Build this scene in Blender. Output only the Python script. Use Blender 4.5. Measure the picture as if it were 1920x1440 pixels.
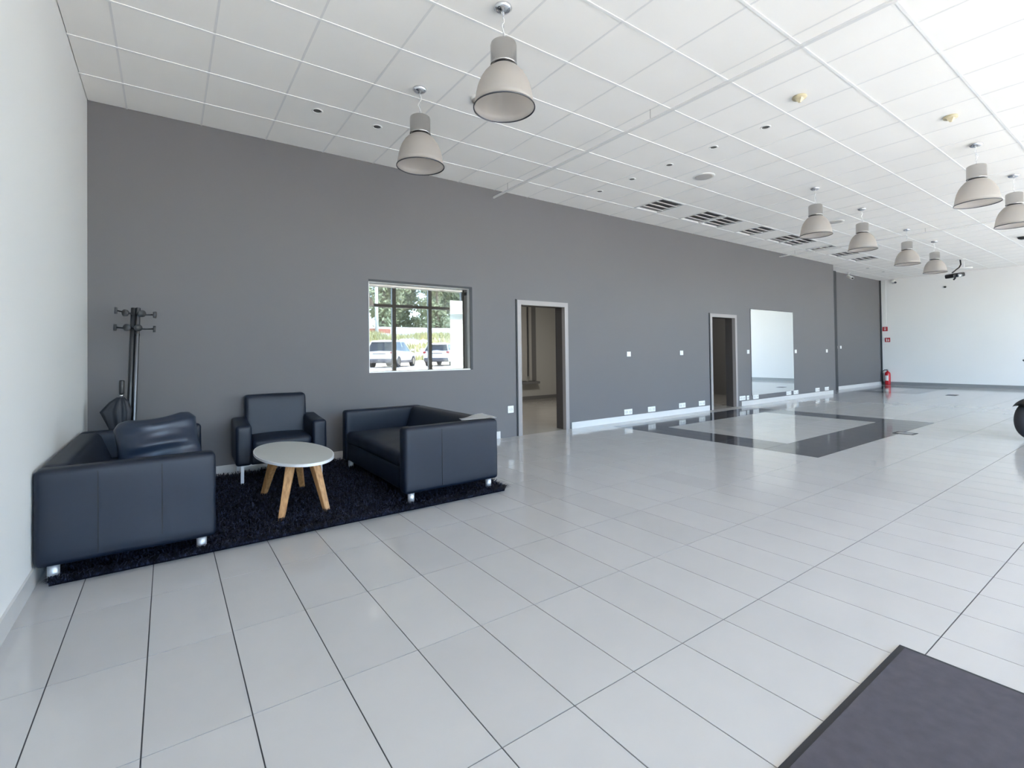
import bpy, bmesh, math, random
import numpy as np
from mathutils import Vector, Matrix, Euler

PI = math.pi
rnd = random.Random(7)
for o in list(bpy.data.objects):
    bpy.data.objects.remove(o)
SC = bpy.context.scene
COL = SC.collection

# ------------------------------------------------------------------ camera
F_PX, YAW, PITCH, ROLL, CY = 911.04, 0.95361, 0.01297, -0.01279, 651.74
CAM_H = 1.21
FW = Vector((math.cos(YAW)*math.cos(PITCH), math.sin(YAW)*math.cos(PITCH), math.sin(PITCH)))
RT0 = Vector((math.sin(YAW), -math.cos(YAW), 0))
UP0 = RT0.cross(FW)
RT = RT0*math.cos(ROLL) + UP0*math.sin(ROLL)
UP = UP0*math.cos(ROLL) - RT0*math.sin(ROLL)
cd = bpy.data.cameras.new('camera')
cam = bpy.data.objects.new('camera', cd)
COL.objects.link(cam)
cam.matrix_world = Matrix(((RT.x, UP.x, -FW.x, 0), (RT.y, UP.y, -FW.y, 0), (RT.z, UP.z, -FW.z, CAM_H), (0, 0, 0, 1)))
cd.sensor_width = 36
cd.lens = F_PX/1920*36
cd.shift_y = (CY-720)/1920
cd.clip_start = 0.05
cd.clip_end = 400
SC.camera = cam

# ------------------------------------------------------------------ world, sun, exposure
world = bpy.data.worlds.new('world')
SC.world = world
world.use_nodes = True
wn = world.node_tree.nodes
wn.clear()
sky = wn.new('ShaderNodeTexSky')
sky.sky_type = 'NISHITA'
sky.sun_disc = False
sky.sun_elevation = math.radians(48)
sky.sun_rotation = math.radians(15)
bg = wn.new('ShaderNodeBackground')
bg.inputs['Strength'].default_value = 0.62
wo = wn.new('ShaderNodeOutputWorld')
tint = wn.new('ShaderNodeVectorMath'); tint.operation = 'MULTIPLY'; tint.inputs[1].default_value = (0.88, 0.96, 1.10)
world.node_tree.links.new(sky.outputs[0], tint.inputs[0])
world.node_tree.links.new(tint.outputs[0], bg.inputs[0])
world.node_tree.links.new(bg.outputs[0], wo.inputs[0])
sd = bpy.data.lights.new('sun', 'SUN')
sd.energy = 9.0
sd.angle = math.radians(0.6)
sd.color = (1.0, 0.91, 0.78)
sun = bpy.data.objects.new('sun', sd)
COL.objects.link(sun)
# the sun stands high in front of the shop front: it lights the car park and a strip of floor just inside the glass, behind the camera
sun.rotation_euler = Vector((0.15, -0.75, 0.85)).to_track_quat('Z', 'Y').to_euler()
sun.location = (5, 30, 30)
SC.cycles.max_bounces = 16
SC.cycles.diffuse_bounces = 9
SC.cycles.transparent_max_bounces = 16
SC.view_settings.view_transform = 'Standard'
SC.view_settings.look = 'None'
SC.view_settings.gamma = 1
SC.view_settings.use_curve_mapping = False
SC.view_settings.exposure = 2.4

# portals: only guide sampling of the sky through the glazed front
FACE_Y = -6.0
GL_TOP = 3.90
def portal(x0, x1, z0, z1, y):
    ld = bpy.data.lights.new('window_portal', 'AREA')
    ld.shape = 'RECTANGLE'; ld.size = x1-x0; ld.size_y = z1-z0
    ld.cycles.is_portal = True
    lo = bpy.data.objects.new('window_portal', ld)
    COL.objects.link(lo)
    lo.location = ((x0+x1)/2, y, (z0+z1)/2)
    lo.rotation_euler = Vector((0, -1, 0)).to_track_quat('Z', 'Y').to_euler()
    # area lights shine along local -Z, which must point into the room (+Y)
portal(-0.5, 20.1, 0.05, GL_TOP, FACE_Y+0.14)

# ------------------------------------------------------------------ materials
def newmat(name):
    m = bpy.data.materials.new(name); m.use_nodes = True
    nt = m.node_tree
    return m, nt, nt.nodes['Principled BSDF']
def mat(name, col, rough=0.6, metal=0.0, spec=0.5, noise=0.0, nscale=8.0, bump=0.0, bscale=40.0, coat=0.0, bdist=0.002):
    m, nt, b = newmat(name)
    b.inputs['Base Color'].default_value = (*col, 1)
    b.inputs['Roughness'].default_value = rough
    b.inputs['Metallic'].default_value = metal
    b.inputs['Specular IOR Level'].default_value = spec
    b.inputs['Coat Weight'].default_value = coat
    if noise or bump:
        tc = nt.nodes.new('ShaderNodeTexCoord')
    if noise:
        n = nt.nodes.new('ShaderNodeTexNoise'); n.inputs['Scale'].default_value = nscale
        n.inputs['Detail'].default_value = 5
        nt.links.new(tc.outputs['Object'], n.inputs['Vector'])
        mx = nt.nodes.new('ShaderNodeMix'); mx.data_type = 'RGBA'
        mx.inputs[6].default_value = (*[c*(1-noise) for c in col], 1)
        mx.inputs[7].default_value = (*[min(1, c*(1+noise)) for c in col], 1)
        nt.links.new(n.outputs['Fac'], mx.inputs[0])
        nt.links.new(mx.outputs[2], b.inputs['Base Color'])
    if bump:
        n2 = nt.nodes.new('ShaderNodeTexNoise'); n2.inputs['Scale'].default_value = bscale
        n2.inputs['Detail'].default_value = 3
        nt.links.new(tc.outputs['Object'], n2.inputs['Vector'])
        bp = nt.nodes.new('ShaderNodeBump'); bp.inputs['Strength'].default_value = bump
        bp.inputs['Distance'].default_value = bdist
        nt.links.new(n2.outputs['Fac'], bp.inputs['Height'])
        nt.links.new(bp.outputs[0], b.inputs['Normal'])
    return m

def tile_mat(name, col, var, rough, grain=0.05):
    """polished porcelain: per-tile tone from Object Info random / world noise, cloudy veining"""
    m, nt, b = newmat(name)
    L = nt.links
    geo = nt.nodes.new('ShaderNodeNewGeometry')
    n = nt.nodes.new('ShaderNodeTexNoise'); n.inputs['Scale'].default_value = 3.2; n.inputs['Detail'].default_value = 7
    n.inputs['Roughness'].default_value = 0.62
    L.new(geo.outputs['Position'], n.inputs['Vector'])
    oi = nt.nodes.new('ShaderNodeObjectInfo')
    a = nt.nodes.new('ShaderNodeMath'); a.operation = 'MULTIPLY_ADD'; a.inputs[1].default_value = var; a.inputs[2].default_value = 1-var/2
    L.new(oi.outputs['Random'], a.inputs[0])
    c = nt.nodes.new('ShaderNodeMath'); c.operation = 'MULTIPLY_ADD'; c.inputs[1].default_value = grain*2; c.inputs[2].default_value = 1-grain
    L.new(n.outputs['Fac'], c.inputs[0])
    d = nt.nodes.new('ShaderNodeMath'); d.operation = 'MULTIPLY'
    L.new(a.outputs[0], d.inputs[0]); L.new(c.outputs[0], d.inputs[1])
    v = nt.nodes.new('ShaderNodeVectorMath'); v.operation = 'SCALE'; v.inputs[0].default_value = col
    L.new(d.outputs[0], v.inputs['Scale'])
    L.new(v.outputs[0], b.inputs['Base Color'])
    r = nt.nodes.new('ShaderNodeMath'); r.operation = 'MULTIPLY_ADD'; r.inputs[1].default_value = 0.06; r.inputs[2].default_value = rough
    L.new(n.outputs['Fac'], r.inputs[0]); L.new(r.outputs[0], b.inputs['Roughness'])
    b.inputs['Specular IOR Level'].default_value = 0.6
    return m

M = {}
M['tile'] = tile_mat('floor_tile', (0.51, 0.50, 0.49), 0.06, 0.06)
M['tile_dark'] = tile_mat('floor_tile_dark', (0.055, 0.058, 0.07), 0.15, 0.06)
M['grout'] = mat('grout', (0.06, 0.06, 0.065), 0.9)
M['ceil'] = mat('ceiling_board', (0.92, 0.90, 0.865), 0.9, noise=0.02, nscale=2.5, bump=0.15, bscale=220)
M['tbar'] = mat('ceiling_bar', (0.86, 0.86, 0.85), 0.6)
M['tgap'] = mat('ceiling_tee', (0.78, 0.77, 0.76), 0.6)
M['wall_grey'] = mat('wall_grey_paint', (0.151, 0.147, 0.151), 0.62, noise=0.02, nscale=1.5, bump=0.12, bscale=260, spec=0.35)
M['wall_white'] = mat('wall_white_paint', (0.80, 0.80, 0.79), 0.7, noise=0.015, nscale=1.2, bump=0.1, bscale=200, spec=0.3)
M['office'] = mat('office_paint', (0.55, 0.54, 0.50), 0.8)
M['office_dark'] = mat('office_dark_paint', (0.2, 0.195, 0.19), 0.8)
M['base_light'] = mat('baseboard_tile', (0.62, 0.61, 0.60), 0.25, noise=0.04)
M['base_grey'] = mat('baseboard_stone', (0.25, 0.26, 0.265), 0.3, noise=0.06)
M['doorframe'] = mat('door_frame_paint', (0.31, 0.285, 0.28), 0.4)
M['doordark'] = mat('door_dark', (0.06, 0.052, 0.05), 0.5)
M['darktrim'] = mat('dark_trim', (0.03, 0.033, 0.038), 0.5)
M['frame'] = mat('window_frame_bronze', (0.055, 0.052, 0.048), 0.4)
M['leather'] = mat('black_leather', (0.003, 0.0075, 0.020), 0.46, spec=0.46, noise=0.15, nscale=30, bump=0.25, bscale=350, bdist=0.001)
M['leather_soft'] = mat('black_cushion', (0.008, 0.017, 0.038), 0.38, spec=0.6, bump=0.15, bscale=200, bdist=0.001)
M['seam'] = mat('leather_seam', (0.004, 0.004, 0.006), 0.6)
M['chrome'] = mat('chrome', (0.78, 0.79, 0.82), 0.16, 1.0)
M['steel'] = mat('brushed_steel', (0.50, 0.485, 0.47), 0.26, 1.0, bump=0.05, bscale=90)
M['blackmetal'] = mat('black_metal', (0.02, 0.021, 0.025), 0.28, 0.3, spec=0.6)
M['blackplastic'] = mat('black_plastic', (0.018, 0.018, 0.02), 0.4)
M['hookgrey'] = mat('hook_plastic', (0.05, 0.052, 0.056), 0.4)
M['tabletop'] = mat('table_laminate', (0.58, 0.59, 0.56), 0.38)
M['tableedge'] = mat('table_edge_white', (0.80, 0.80, 0.80), 0.35)
M['white'] = mat('white_plastic', (0.82, 0.82, 0.80), 0.35)
M['rail'] = mat('rail_metal', (0.75, 0.74, 0.73), 0.5)
M['satin'] = mat('satin_aluminium', (0.62, 0.63, 0.66), 0.42, 0.6)
M['gun'] = mat('gunmetal', (0.13, 0.13, 0.14), 0.34, 1.0)
M['paper'] = mat('paper', (0.78, 0.77, 0.75), 0.8)
M['cream'] = mat('cream_plastic', (0.62, 0.54, 0.36), 0.45)
M['speaker'] = mat('speaker_grille', (0.52, 0.50, 0.48), 0.6)
M['vent'] = mat('louvre_dark', (0.13, 0.128, 0.125), 0.35, 0.4)
M['ventblade'] = mat('louvre_blade', (0.60, 0.59, 0.57), 0.4, 0.0)
M['red'] = mat('red_paint', (0.50, 0.012, 0.02), 0.3)
M['redsign'] = mat('red_sign', (0.42, 0.02, 0.03), 0.4)
M['rug'] = mat('rug_backing', (0.004, 0.004, 0.008), 1.0, spec=0.1)
M['rubber'] = mat('rubber', (0.022, 0.023, 0.028), 0.7)
M['mat'] = mat('door_mat', (0.075, 0.07, 0.085), 0.95, noise=0.25, nscale=25, bump=0.5, bscale=400)
M['asphalt'] = mat('pale_paving', (0.52, 0.46, 0.39), 0.95, noise=0.15, nscale=0.8)
M['gravel'] = mat('pale_ground', (0.55, 0.48, 0.37), 0.95, noise=0.2, nscale=1.2)
M['carwhite'] = mat('car_white', (0.82, 0.82, 0.82), 0.25, coat=0.5)
M['carglass'] = mat('car_glass', (0.05, 0.052, 0.05), 0.15, spec=0.3)
M['carplastic'] = mat('car_grey_plastic', (0.10, 0.09, 0.09), 0.6)
M['lamp_red'] = mat('tail_lamp', (0.35, 0.02, 0.02), 0.2)
M['bark'] = mat('bark', (0.12, 0.09, 0.06), 0.9)
M['concrete'] = mat('concrete', (0.60, 0.58, 0.54), 0.9, noise=0.08, nscale=2)
M['blind'] = mat('window_blind', (0.50, 0.48, 0.44), 0.8)
M['brick'] = mat('terracotta', (0.42, 0.16, 0.10), 0.8)

def rug_mat():
    m, nt, b = newmat('rug_pile')
    geo = nt.nodes.new('ShaderNodeNewGeometry')
    wn_ = nt.nodes.new('ShaderNodeTexWhiteNoise'); wn_.noise_dimensions = '1D'
    nt.links.new(geo.outputs['Random Per Island'], wn_.inputs['W'])
    r = nt.nodes.new('ShaderNodeValToRGB')
    r.color_ramp.elements[0].color = (0.003, 0.003, 0.008, 1); r.color_ramp.elements[0].position = 0.45
    r.color_ramp.elements[1].color = (0.045, 0.053, 0.105, 1)
    nt.links.new(wn_.outputs['Value'], r.inputs[0])
    nt.links.new(r.outputs[0], b.inputs['Base Color'])
    b.inputs['Roughness'].default_value = 0.65
    b.inputs['Specular IOR Level'].default_value = 0.3
    return m
M['pile'] = rug_mat()

def wood_mat():
    m, nt, b = newmat('oak')
    tc = nt.nodes.new('ShaderNodeTexCoord')
    mp = nt.nodes.new('ShaderNodeMapping'); mp.inputs['Scale'].default_value = (40, 40, 3)
    n = nt.nodes.new('ShaderNodeTexNoise'); n.inputs['Scale'].default_value = 1.5; n.inputs['Detail'].default_value = 6
    r = nt.nodes.new('ShaderNodeValToRGB')
    r.color_ramp.elements[0].color = (0.36, 0.17, 0.06, 1); r.color_ramp.elements[0].position = 0.3
    r.color_ramp.elements[1].color = (0.66, 0.37, 0.16, 1); r.color_ramp.elements[1].position = 0.75
    nt.links.new(tc.outputs['Object'], mp.inputs[0]); nt.links.new(mp.outputs[0], n.inputs['Vector'])
    nt.links.new(n.outputs['Fac'], r.inputs[0]); nt.links.new(r.outputs[0], b.inputs['Base Color'])
    b.inputs['Roughness'].default_value = 0.45
    return m
M['oak'] = wood_mat()

def leaf_mat(name, c0, c1):
    m, nt, b = newmat(name)
    geo = nt.nodes.new('ShaderNodeNewGeometry')
    r = nt.nodes.new('ShaderNodeValToRGB')
    r.color_ramp.elements[0].color = (*c0, 1); r.color_ramp.elements[1].color = (*c1, 1)
    nt.links.new(geo.outputs['Random Per Island'], r.inputs[0])
    nt.links.new(r.outputs[0], b.inputs['Base Color'])
    b.inputs['Roughness'].default_value = 0.6
    return m
M['leaf'] = leaf_mat('tree_leaf', (0.17, 0.20, 0.09), (0.40, 0.42, 0.24))
M['leaf_dark'] = leaf_mat('tree_leaf_dark', (0.10, 0.14, 0.07), (0.26, 0.31, 0.17))
M['grass'] = leaf_mat('bank_grass', (0.30, 0.30, 0.10), (0.62, 0.52, 0.24))

def glass_mat(name, gloss, tint, rough=0.0):
    m = bpy.data.materials.new(name); m.use_nodes = True
    nt = m.node_tree; nt.nodes.clear()
    o = nt.nodes.new('ShaderNodeOutputMaterial')
    t = nt.nodes.new('ShaderNodeBsdfTransparent'); t.inputs[0].default_value = (*tint, 1)
    g = nt.nodes.new('ShaderNodeBsdfGlossy'); g.inputs['Roughness'].default_value = rough
    g.inputs['Color'].default_value = (0.96, 0.98, 0.97, 1)
    mx = nt.nodes.new('ShaderNodeMixShader'); mx.inputs[0].default_value = gloss
    nt.links.new(t.outputs[0], mx.inputs[1]); nt.links.new(g.outputs[0], mx.inputs[2]); nt.links.new(mx.outputs[0], o.inputs[0])
    return m
M['clearglass'] = glass_mat('clear_glass', 0.06, (0.93, 0.95, 0.94))
M['filmglass'] = glass_mat('mirror_film_glass', 0.26, (0.5, 0.5, 0.5))
M['mirror'] = glass_mat('mirror_silver', 1.0, (0, 0, 0), 0.003)
M['mirror'].node_tree.nodes['Glossy BSDF'].inputs['Color'].default_value = (0.84, 0.87, 0.87, 1)

def shade_mat():
    m = bpy.data.materials.new('frosted_shade'); m.use_nodes = True
    nt = m.node_tree; nt.nodes.clear()
    o = nt.nodes.new('ShaderNodeOutputMaterial')
    d = nt.nodes.new('ShaderNodeBsdfDiffuse'); d.inputs[0].default_value = (0.60, 0.565, 0.535, 1)
    t = nt.nodes.new('ShaderNodeBsdfTranslucent'); t.inputs[0].default_value = (0.74, 0.69, 0.64, 1)
    g = nt.nodes.new('ShaderNodeBsdfGlossy'); g.inputs['Roughness'].default_value = 0.3
    x = nt.nodes.new('ShaderNodeBsdfTransparent')
    m1 = nt.nodes.new('ShaderNodeMixShader'); m1.inputs[0].default_value = 0.45
    m2 = nt.nodes.new('ShaderNodeMixShader'); m2.inputs[0].default_value = 0.06
    m3 = nt.nodes.new('ShaderNodeMixShader'); m3.inputs[0].default_value = 0.24
    L = nt.links
    L.new(d.outputs[0], m1.inputs[1]); L.new(t.outputs[0], m1.inputs[2])
    L.new(m1.outputs[0], m2.inputs[1]); L.new(g.outputs[0], m2.inputs[2])
    L.new(m2.outputs[0], m3.inputs[1]); L.new(x.outputs[0], m3.inputs[2])
    L.new(m3.outputs[0], o.inputs[0])
    return m
M['shade'] = shade_mat()
def frost_mat():
    m = bpy.data.materials.new('translucent_panel'); m.use_nodes = True
    nt = m.node_tree; nt.nodes.clear()
    o = nt.nodes.new('ShaderNodeOutputMaterial')
    t = nt.nodes.new('ShaderNodeBsdfTranslucent'); t.inputs[0].default_value = (0.9, 0.95, 0.9, 1)
    d = nt.nodes.new('ShaderNodeBsdfDiffuse'); d.inputs[0].default_value = (0.85, 0.88, 0.85, 1)
    x = nt.nodes.new('ShaderNodeBsdfTransparent')
    m1 = nt.nodes.new('ShaderNodeMixShader'); m1.inputs[0].default_value = 0.6
    m3 = nt.nodes.new('ShaderNodeMixShader'); m3.inputs[0].default_value = 0.25
    L = nt.links
    L.new(d.outputs[0], m1.inputs[1]); L.new(t.outputs[0], m1.inputs[2])
    L.new(m1.outputs[0], m3.inputs[1]); L.new(x.outputs[0], m3.inputs[2]); L.new(m3.outputs[0], o.inputs[0])
    return m
M['frost'] = frost_mat()

# ------------------------------------------------------------------ mesh helpers
def link(name, me, parent=None):
    o = bpy.data.objects.new(name, me); COL.objects.link(o)
    if parent is not None: o.parent = parent
    return o
def obj(name, bm, m, parent=None, smooth=False, loc=None):
    me = bpy.data.meshes.new(name); bm.to_mesh(me); bm.free()
    if isinstance(m, (list, tuple)):
        for k in m: me.materials.append(k)
    else: me.materials.append(m)
    if smooth:
        for p in me.polygons: p.use_smooth = True
    o = link(name, me, parent)
    if loc: o.location = loc
    return o
def empty(name, loc=(0, 0, 0), rz=0, parent=None):
    o = bpy.data.objects.new(name, None); COL.objects.link(o)
    o.location = loc; o.rotation_euler = (0, 0, rz); o.empty_display_size = 0.1
    if parent is not None: o.parent = parent
    return o
def tag(o, label, cat, group=None):
    o['label'] = label; o['category'] = cat
    if group: o['group'] = group
    return o
def struct(o):
    o['kind'] = 'structure'; return o
def box(bm, x0, x1, y0, y1, z0, z1, mi=0):
    r = bmesh.ops.create_cube(bm, size=1, matrix=Matrix.Translation(((x0+x1)/2, (y0+y1)/2, (z0+z1)/2)) @ Matrix.Diagonal((abs(x1-x0), abs(y1-y0), abs(z1-z0), 1)))
    fs = set(f for v in r['verts'] for f in v.link_faces)
    for f in fs: f.material_index = mi
    return r['verts'], list(fs)
def bm_box(*a):
    bm = bmesh.new(); box(bm, *a); return bm
def rbox(x0, x1, y0, y1, z0, z1, r=0.03, seg=3):
    bm = bm_box(x0, x1, y0, y1, z0, z1)
    bmesh.ops.bevel(bm, geom=bm.edges[:], offset=r, segments=seg, profile=0.5, affect='EDGES', clamp_overlap=True)
    return bm
def cyl(bm, p0, p1, r0, r1=None, n=16, cap=True):
    if r1 is None: r1 = r0
    p0 = Vector(p0); p1 = Vector(p1); d = p1-p0; L = d.length
    q = d.to_track_quat('Z', 'Y').to_matrix().to_4x4()
    mtx = Matrix.Translation((p0+p1)/2) @ q
    r = bmesh.ops.create_cone(bm, cap_ends=cap, segments=n, radius1=r0, radius2=r1, depth=L, matrix=mtx)
    return r['verts']
def bm_cyl(*a, **k):
    bm = bmesh.new(); cyl(bm, *a, **k); return bm
def lathe(prof, n=32, cx=0, cy=0):
    """prof: list of (r, z)"""
    bm = bmesh.new(); rings = []
    for r, z in prof:
        if r < 1e-5: rings.append([bm.verts.new((cx, cy, z))])
        else: rings.append([bm.verts.new((cx+r*math.cos(2*PI*k/n), cy+r*math.sin(2*PI*k/n), z)) for k in range(n)])
    for a, b in zip(rings, rings[1:]):
        for k in range(n):
            k2 = (k+1) % n
            if len(a) == 1 and len(b) == 1: continue
            if len(a) == 1: bm.faces.new((a[0], b[k2], b[k]))
            elif len(b) == 1: bm.faces.new((a[k], a[k2], b[0]))
            else: bm.faces.new((a[k], a[k2], b[k2], b[k]))
    bmesh.ops.recalc_face_normals(bm, faces=bm.faces[:])
    return bm
def tube(pts, r, n=8, rs=None):
    bm = bmesh.new(); pts = [Vector(p) for p in pts]; rings = []
    for i, p in enumerate(pts):
        t = (pts[min(i+1, len(pts)-1)]-pts[max(i-1, 0)]).normalized()
        a = t.orthogonal().normalized() if i == 0 else (prev - t*prev.dot(t)).normalized()
        prev = a; b = t.cross(a); rr = rs[i] if rs else r
        rings.append([bm.verts.new(p + a*rr*math.cos(2*PI*k/n) + b*rr*math.sin(2*PI*k/n)) for k in range(n)])
    for a, b in zip(rings, rings[1:]):
        for k in range(n): bm.faces.new((a[k], a[(k+1) % n], b[(k+1) % n], b[k]))
    bm.faces.new(rings[0][::-1]); bm.faces.new(rings[-1])
    bmesh.ops.recalc_face_normals(bm, faces=bm.faces[:])
    return bm
def dup(root, loc=None, label=None, name=None):
    c = root.copy(); COL.objects.link(c)
    if loc is not None: c.location = loc
    if label: c['label'] = label
    for ch in list(root.children):
        d = ch.copy(); COL.objects.link(d); d.parent = c
        for g in list(ch.children):
            e = g.copy(); COL.objects.link(e); e.parent = d
    return c
def project(p):
    d = Vector(p)-Vector((0, 0, CAM_H)); z = d.dot(FW)
    if z < 0.05: return None
    return 960+F_PX*d.dot(RT)/z, CY-F_PX*d.dot(UP)/z
def area_in_view(x0, x1, y0, y1, z):
    P = [project(p) for p in ((x0, y0, z), (x1, y0, z), (x1, y1, z), (x0, y1, z))]
    if any(p is None for p in P): return 0
    cx = sum(p[0] for p in P)/4; cy = sum(p[1] for p in P)/4
    if not (-60 < cx < 1980 and 130 < cy < 1310): return 0
    return abs(sum(P[i][0]*P[(i+1) % 4][1]-P[(i+1) % 4][0]*P[i][1] for i in range(4)))/2

# ------------------------------------------------------------------ setting
H = 3.573
XL, XR = -0.59, 20.12
YW = 5.82       # grey wall
YF = 6.30       # set-back far part of the grey wall
XC = 15.13       # corner where it steps back
YB = -4.25      # front edge of the suspended ceiling

# floor: grout bed plus tiles
fl = struct(obj('floor', bm_box(XL-0.3, XR+0.3, FACE_Y-0.2, YF+0.05, -0.12, -0.003), M['grout']))
TX, TY, X0, Y0 = 0.3016, 0.6144, -0.069, 1.872
G = 0.0022
def floor_dark(i, j):
    def ring(i, j, i0, i1, j0, j1):
        inside = i0 <= i < i1 and j0 <= j < j1
        inner = i0+2 <= i < i1-2 and j0+1 <= j < j1-1
        return inside and not inner
    if ring(i, j, 20, 34, 1, 6): return True
    if ring(i, j, 54, 64, 4, 7): return True
    return False
cells = []
for i in range(-2, 68):
    for j in range(-13, 8):
        x0, x1 = X0+TX*i, X0+TX*(i+1); y0, y1 = Y0+TY*j, Y0+TY*(j+1)
        x0 = max(x0, XL); x1 = min(x1, XR); y0 = max(y0, FACE_Y); 
        y1 = min(y1, YF if x0 > XC-0.01 else YW)
        if x1-x0 < 0.02 or y1-y0 < 0.02: continue
        cells.append((area_in_view(x0, x1, y0, y1, 0), x0, x1, y0, y1, floor_dark(i, j)))
cells.sort(key=lambda c: -c[0])
def piece_mesh(w, d, z0, z1, m, name, cache={}):
    k = (round(w, 3), round(d, 3), name, m.name)
    if k not in cache:
        me = bpy.data.meshes.new(name); bm = bm_box(-w/2, w/2, -d/2, d/2, z0, z1)
        bm.to_mesh(me); bm.free(); me.materials.append(m); cache[k] = me
    return cache[k]
for c in cells[:300]:
    a, x0, x1, y0, y1, dk = c
    m = M['tile_dark'] if dk else M['tile']
    me = piece_mesh(x1-x0-2*G, y1-y0-2*G, -0.0105, 0.0, m, 'floor_tile')
    o = link('floor_tile', me, fl); o.location = ((x0+x1)/2, (y0+y1)/2, 0)
for dark in (False, True):
    bm = bmesh.new()
    for a, x0, x1, y0, y1, dk in cells[300:]:
        if dk == dark: box(bm, x0+G, x1-G, y0+G, y1-G, -0.0105, 0.0)
    o = obj('dark_tiling' if dark else 'tiling', bm, M['tile_dark'] if dark else M['tile'], fl); o['kind'] = 'stuff'

# ceiling: slab above, tiles in a bar grid
CP, CX0, CY0 = 0.5938, 0.2888, 5.8925
ce = struct(obj('ceiling', bm_box(XL-0.3, XR+0.3, YB-0.02, YF+0.3, H+0.03, H+0.25), M['ceil']))
vent_cells = [(10, 1), (12, 1), (13, 1), (15, 1), (17, 1), (18, 1), (20, 1), (22, 1), (24, 1)]
cc = []
for i in range(-2, 34):
    for j in range(-1, 18):
        x0, x1 = CX0+CP*i, CX0+CP*(i+1); y1, y0 = CY0-CP*j, CY0-CP*(j+1)
        x0 = max(x0, XL); x1 = min(x1, XR); y0 = max(y0, YB)
        y1 = min(y1, YF if x0 > XC-0.4 else YW)
        if x1-x0 < 0.03 or y1-y0 < 0.03 or (i, j) in vent_cells: continue
        cc.append((area_in_view(x0, x1, y0, y1, H), x0, x1, y0, y1))
cc.sort(key=lambda c: -c[0])
for a, x0, x1, y0, y1 in cc[:300]:
    me = piece_mesh(x1-x0-0.010, y1-y0-0.012, -0.0, 0.015, M['ceil'], 'ceiling_tile')
    o = link('ceiling_tile', me, ce); o.location = ((x0+x1)/2, (y0+y1)/2, H+0.002)
bm = bmesh.new()
for a, x0, x1, y0, y1 in cc[300:]: box(bm, x0+.006, x1-.006, y0+.006, y1-.006, H+0.002, H+0.017)
o = obj('ceiling_tiling', bm, M['ceil'], ce); o['kind'] = 'stuff'
for j in range(0, 19):
    y = CY0-CP*j
    if y > YW-0.02 or y < YB: continue
    x1 = XR
    obj('runner', bm_box(XL, x1, y-0.010, y+0.010, H-0.002, H+0.006), M['tbar'], ce)
for i in range(-1, 34):
    x = CX0+CP*i
    if x < XL+.02 or x > XR-.02: continue
    obj('cross_tee', bm_box(x-0.0075, x+0.0075, YB, (YF if x > XC else YW), H+0.0003, H+0.008), M['tgap'], ce)
# raised bulkhead between the ceiling edge and the glazed front
struct(obj('trim_1', bm_box(XL-0.3, XR+0.3, YB-0.05, YB, H-0.02, 4.35), M['wall_white']))
struct(obj('trim_2', bm_box(XL-0.3, XR+0.3, FACE_Y-0.25, YB, 4.3, 4.5), M['wall_white']))

# walls
def wall_with_holes(name, x0, x1, y0, y1, z1, holes, m):
    """wall along X, holes = list of (hx0,hx1,hz0,hz1) sorted by x"""
    bm = bmesh.new(); x = x0
    for hx0, hx1, hz0, hz1 in holes:
        box(bm, x, hx0, y0, y1, 0, z1)
        if hz0 > 0: box(bm, hx0, hx1, y0, y1, 0, hz0)
        box(bm, hx0, hx1, y0, y1, hz1, z1)
        x = hx1
    box(bm, x, x1, y0, y1, 0, z1)
    return struct(obj(name, bm, m))
WIN = (2.0, 3.455, 1.0, 2.137)
D1 = (4.20, 5.24, 0, 2.01)
D2 = (9.12, 10.16, 0, 1.995)
wall_with_holes('wall_back', XL-0.2, XC, YW, YW+0.20, H+0.05, [WIN, D1, D2], M['wall_grey'])
struct(obj('wall_back_return', bm_box(XC-0.2, XC, YW+0.2, YF+0.2, 0, H+0.05), M['wall_grey']))
struct(obj('wall_back_far', bm_box(XC, XR+0.2, YF, YF+0.2, 0, H+0.05), M['wall_grey']))
struct(obj('wall_left', bm_box(XL-0.2, XL, FACE_Y-0.2, YW, 0, 4.4), M['wall_white']))
struct(obj('wall_right', bm_box(XR, XR+0.2, FACE_Y-0.2, YF+0.2, 0, 4.4), M['wall_white']))

# baseboards
BH = 0.10
def baseboard(name, x0, x1, y0, y1, m):
    bm = bm_box(x0, x1, y0, y1, 0.0, BH)
    return struct(obj(name, bm, m))
baseboard('baseboard_back_1', XL+.012, 3.90, YW-0.012, YW, M['base_light'])
baseboard('baseboard_back_2', 5.28, 9.09, YW-0.012, YW, M['base_light'])
baseboard('baseboard_back_3', 10.30, 14.95, YW-0.012, YW, M['base_light'])
baseboard('baseboard_back_far_1', XC, 16.19, YF-0.012, YF, M['base_light'])
baseboard('baseboard_back_far_2', 16.43, XR-.012, YF-0.012, YF, M['base_light'])
baseboard('baseboard_left', XL, XL+0.012, FACE_Y, YW, M['base_light'])
baseboard('baseboard_right', XR-0.012, XR, FACE_Y, YF-0.012, M['base_grey'])
# dark vertical trims
struct(obj('trim_3', bm_box(16.20, 16.42, YF-0.06, YF, 0, H), M['darktrim']))
struct(obj('trim_4', bm_box(XR-0.09, XR-0.013, YF-0.03, YF-0.012, 0.0, H), M['darktrim']))
struct(obj('trim_5', bm_box(XR-0.012, XR, YF-0.16, YF-0.03, 2.05, H), M['white']))

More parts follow.
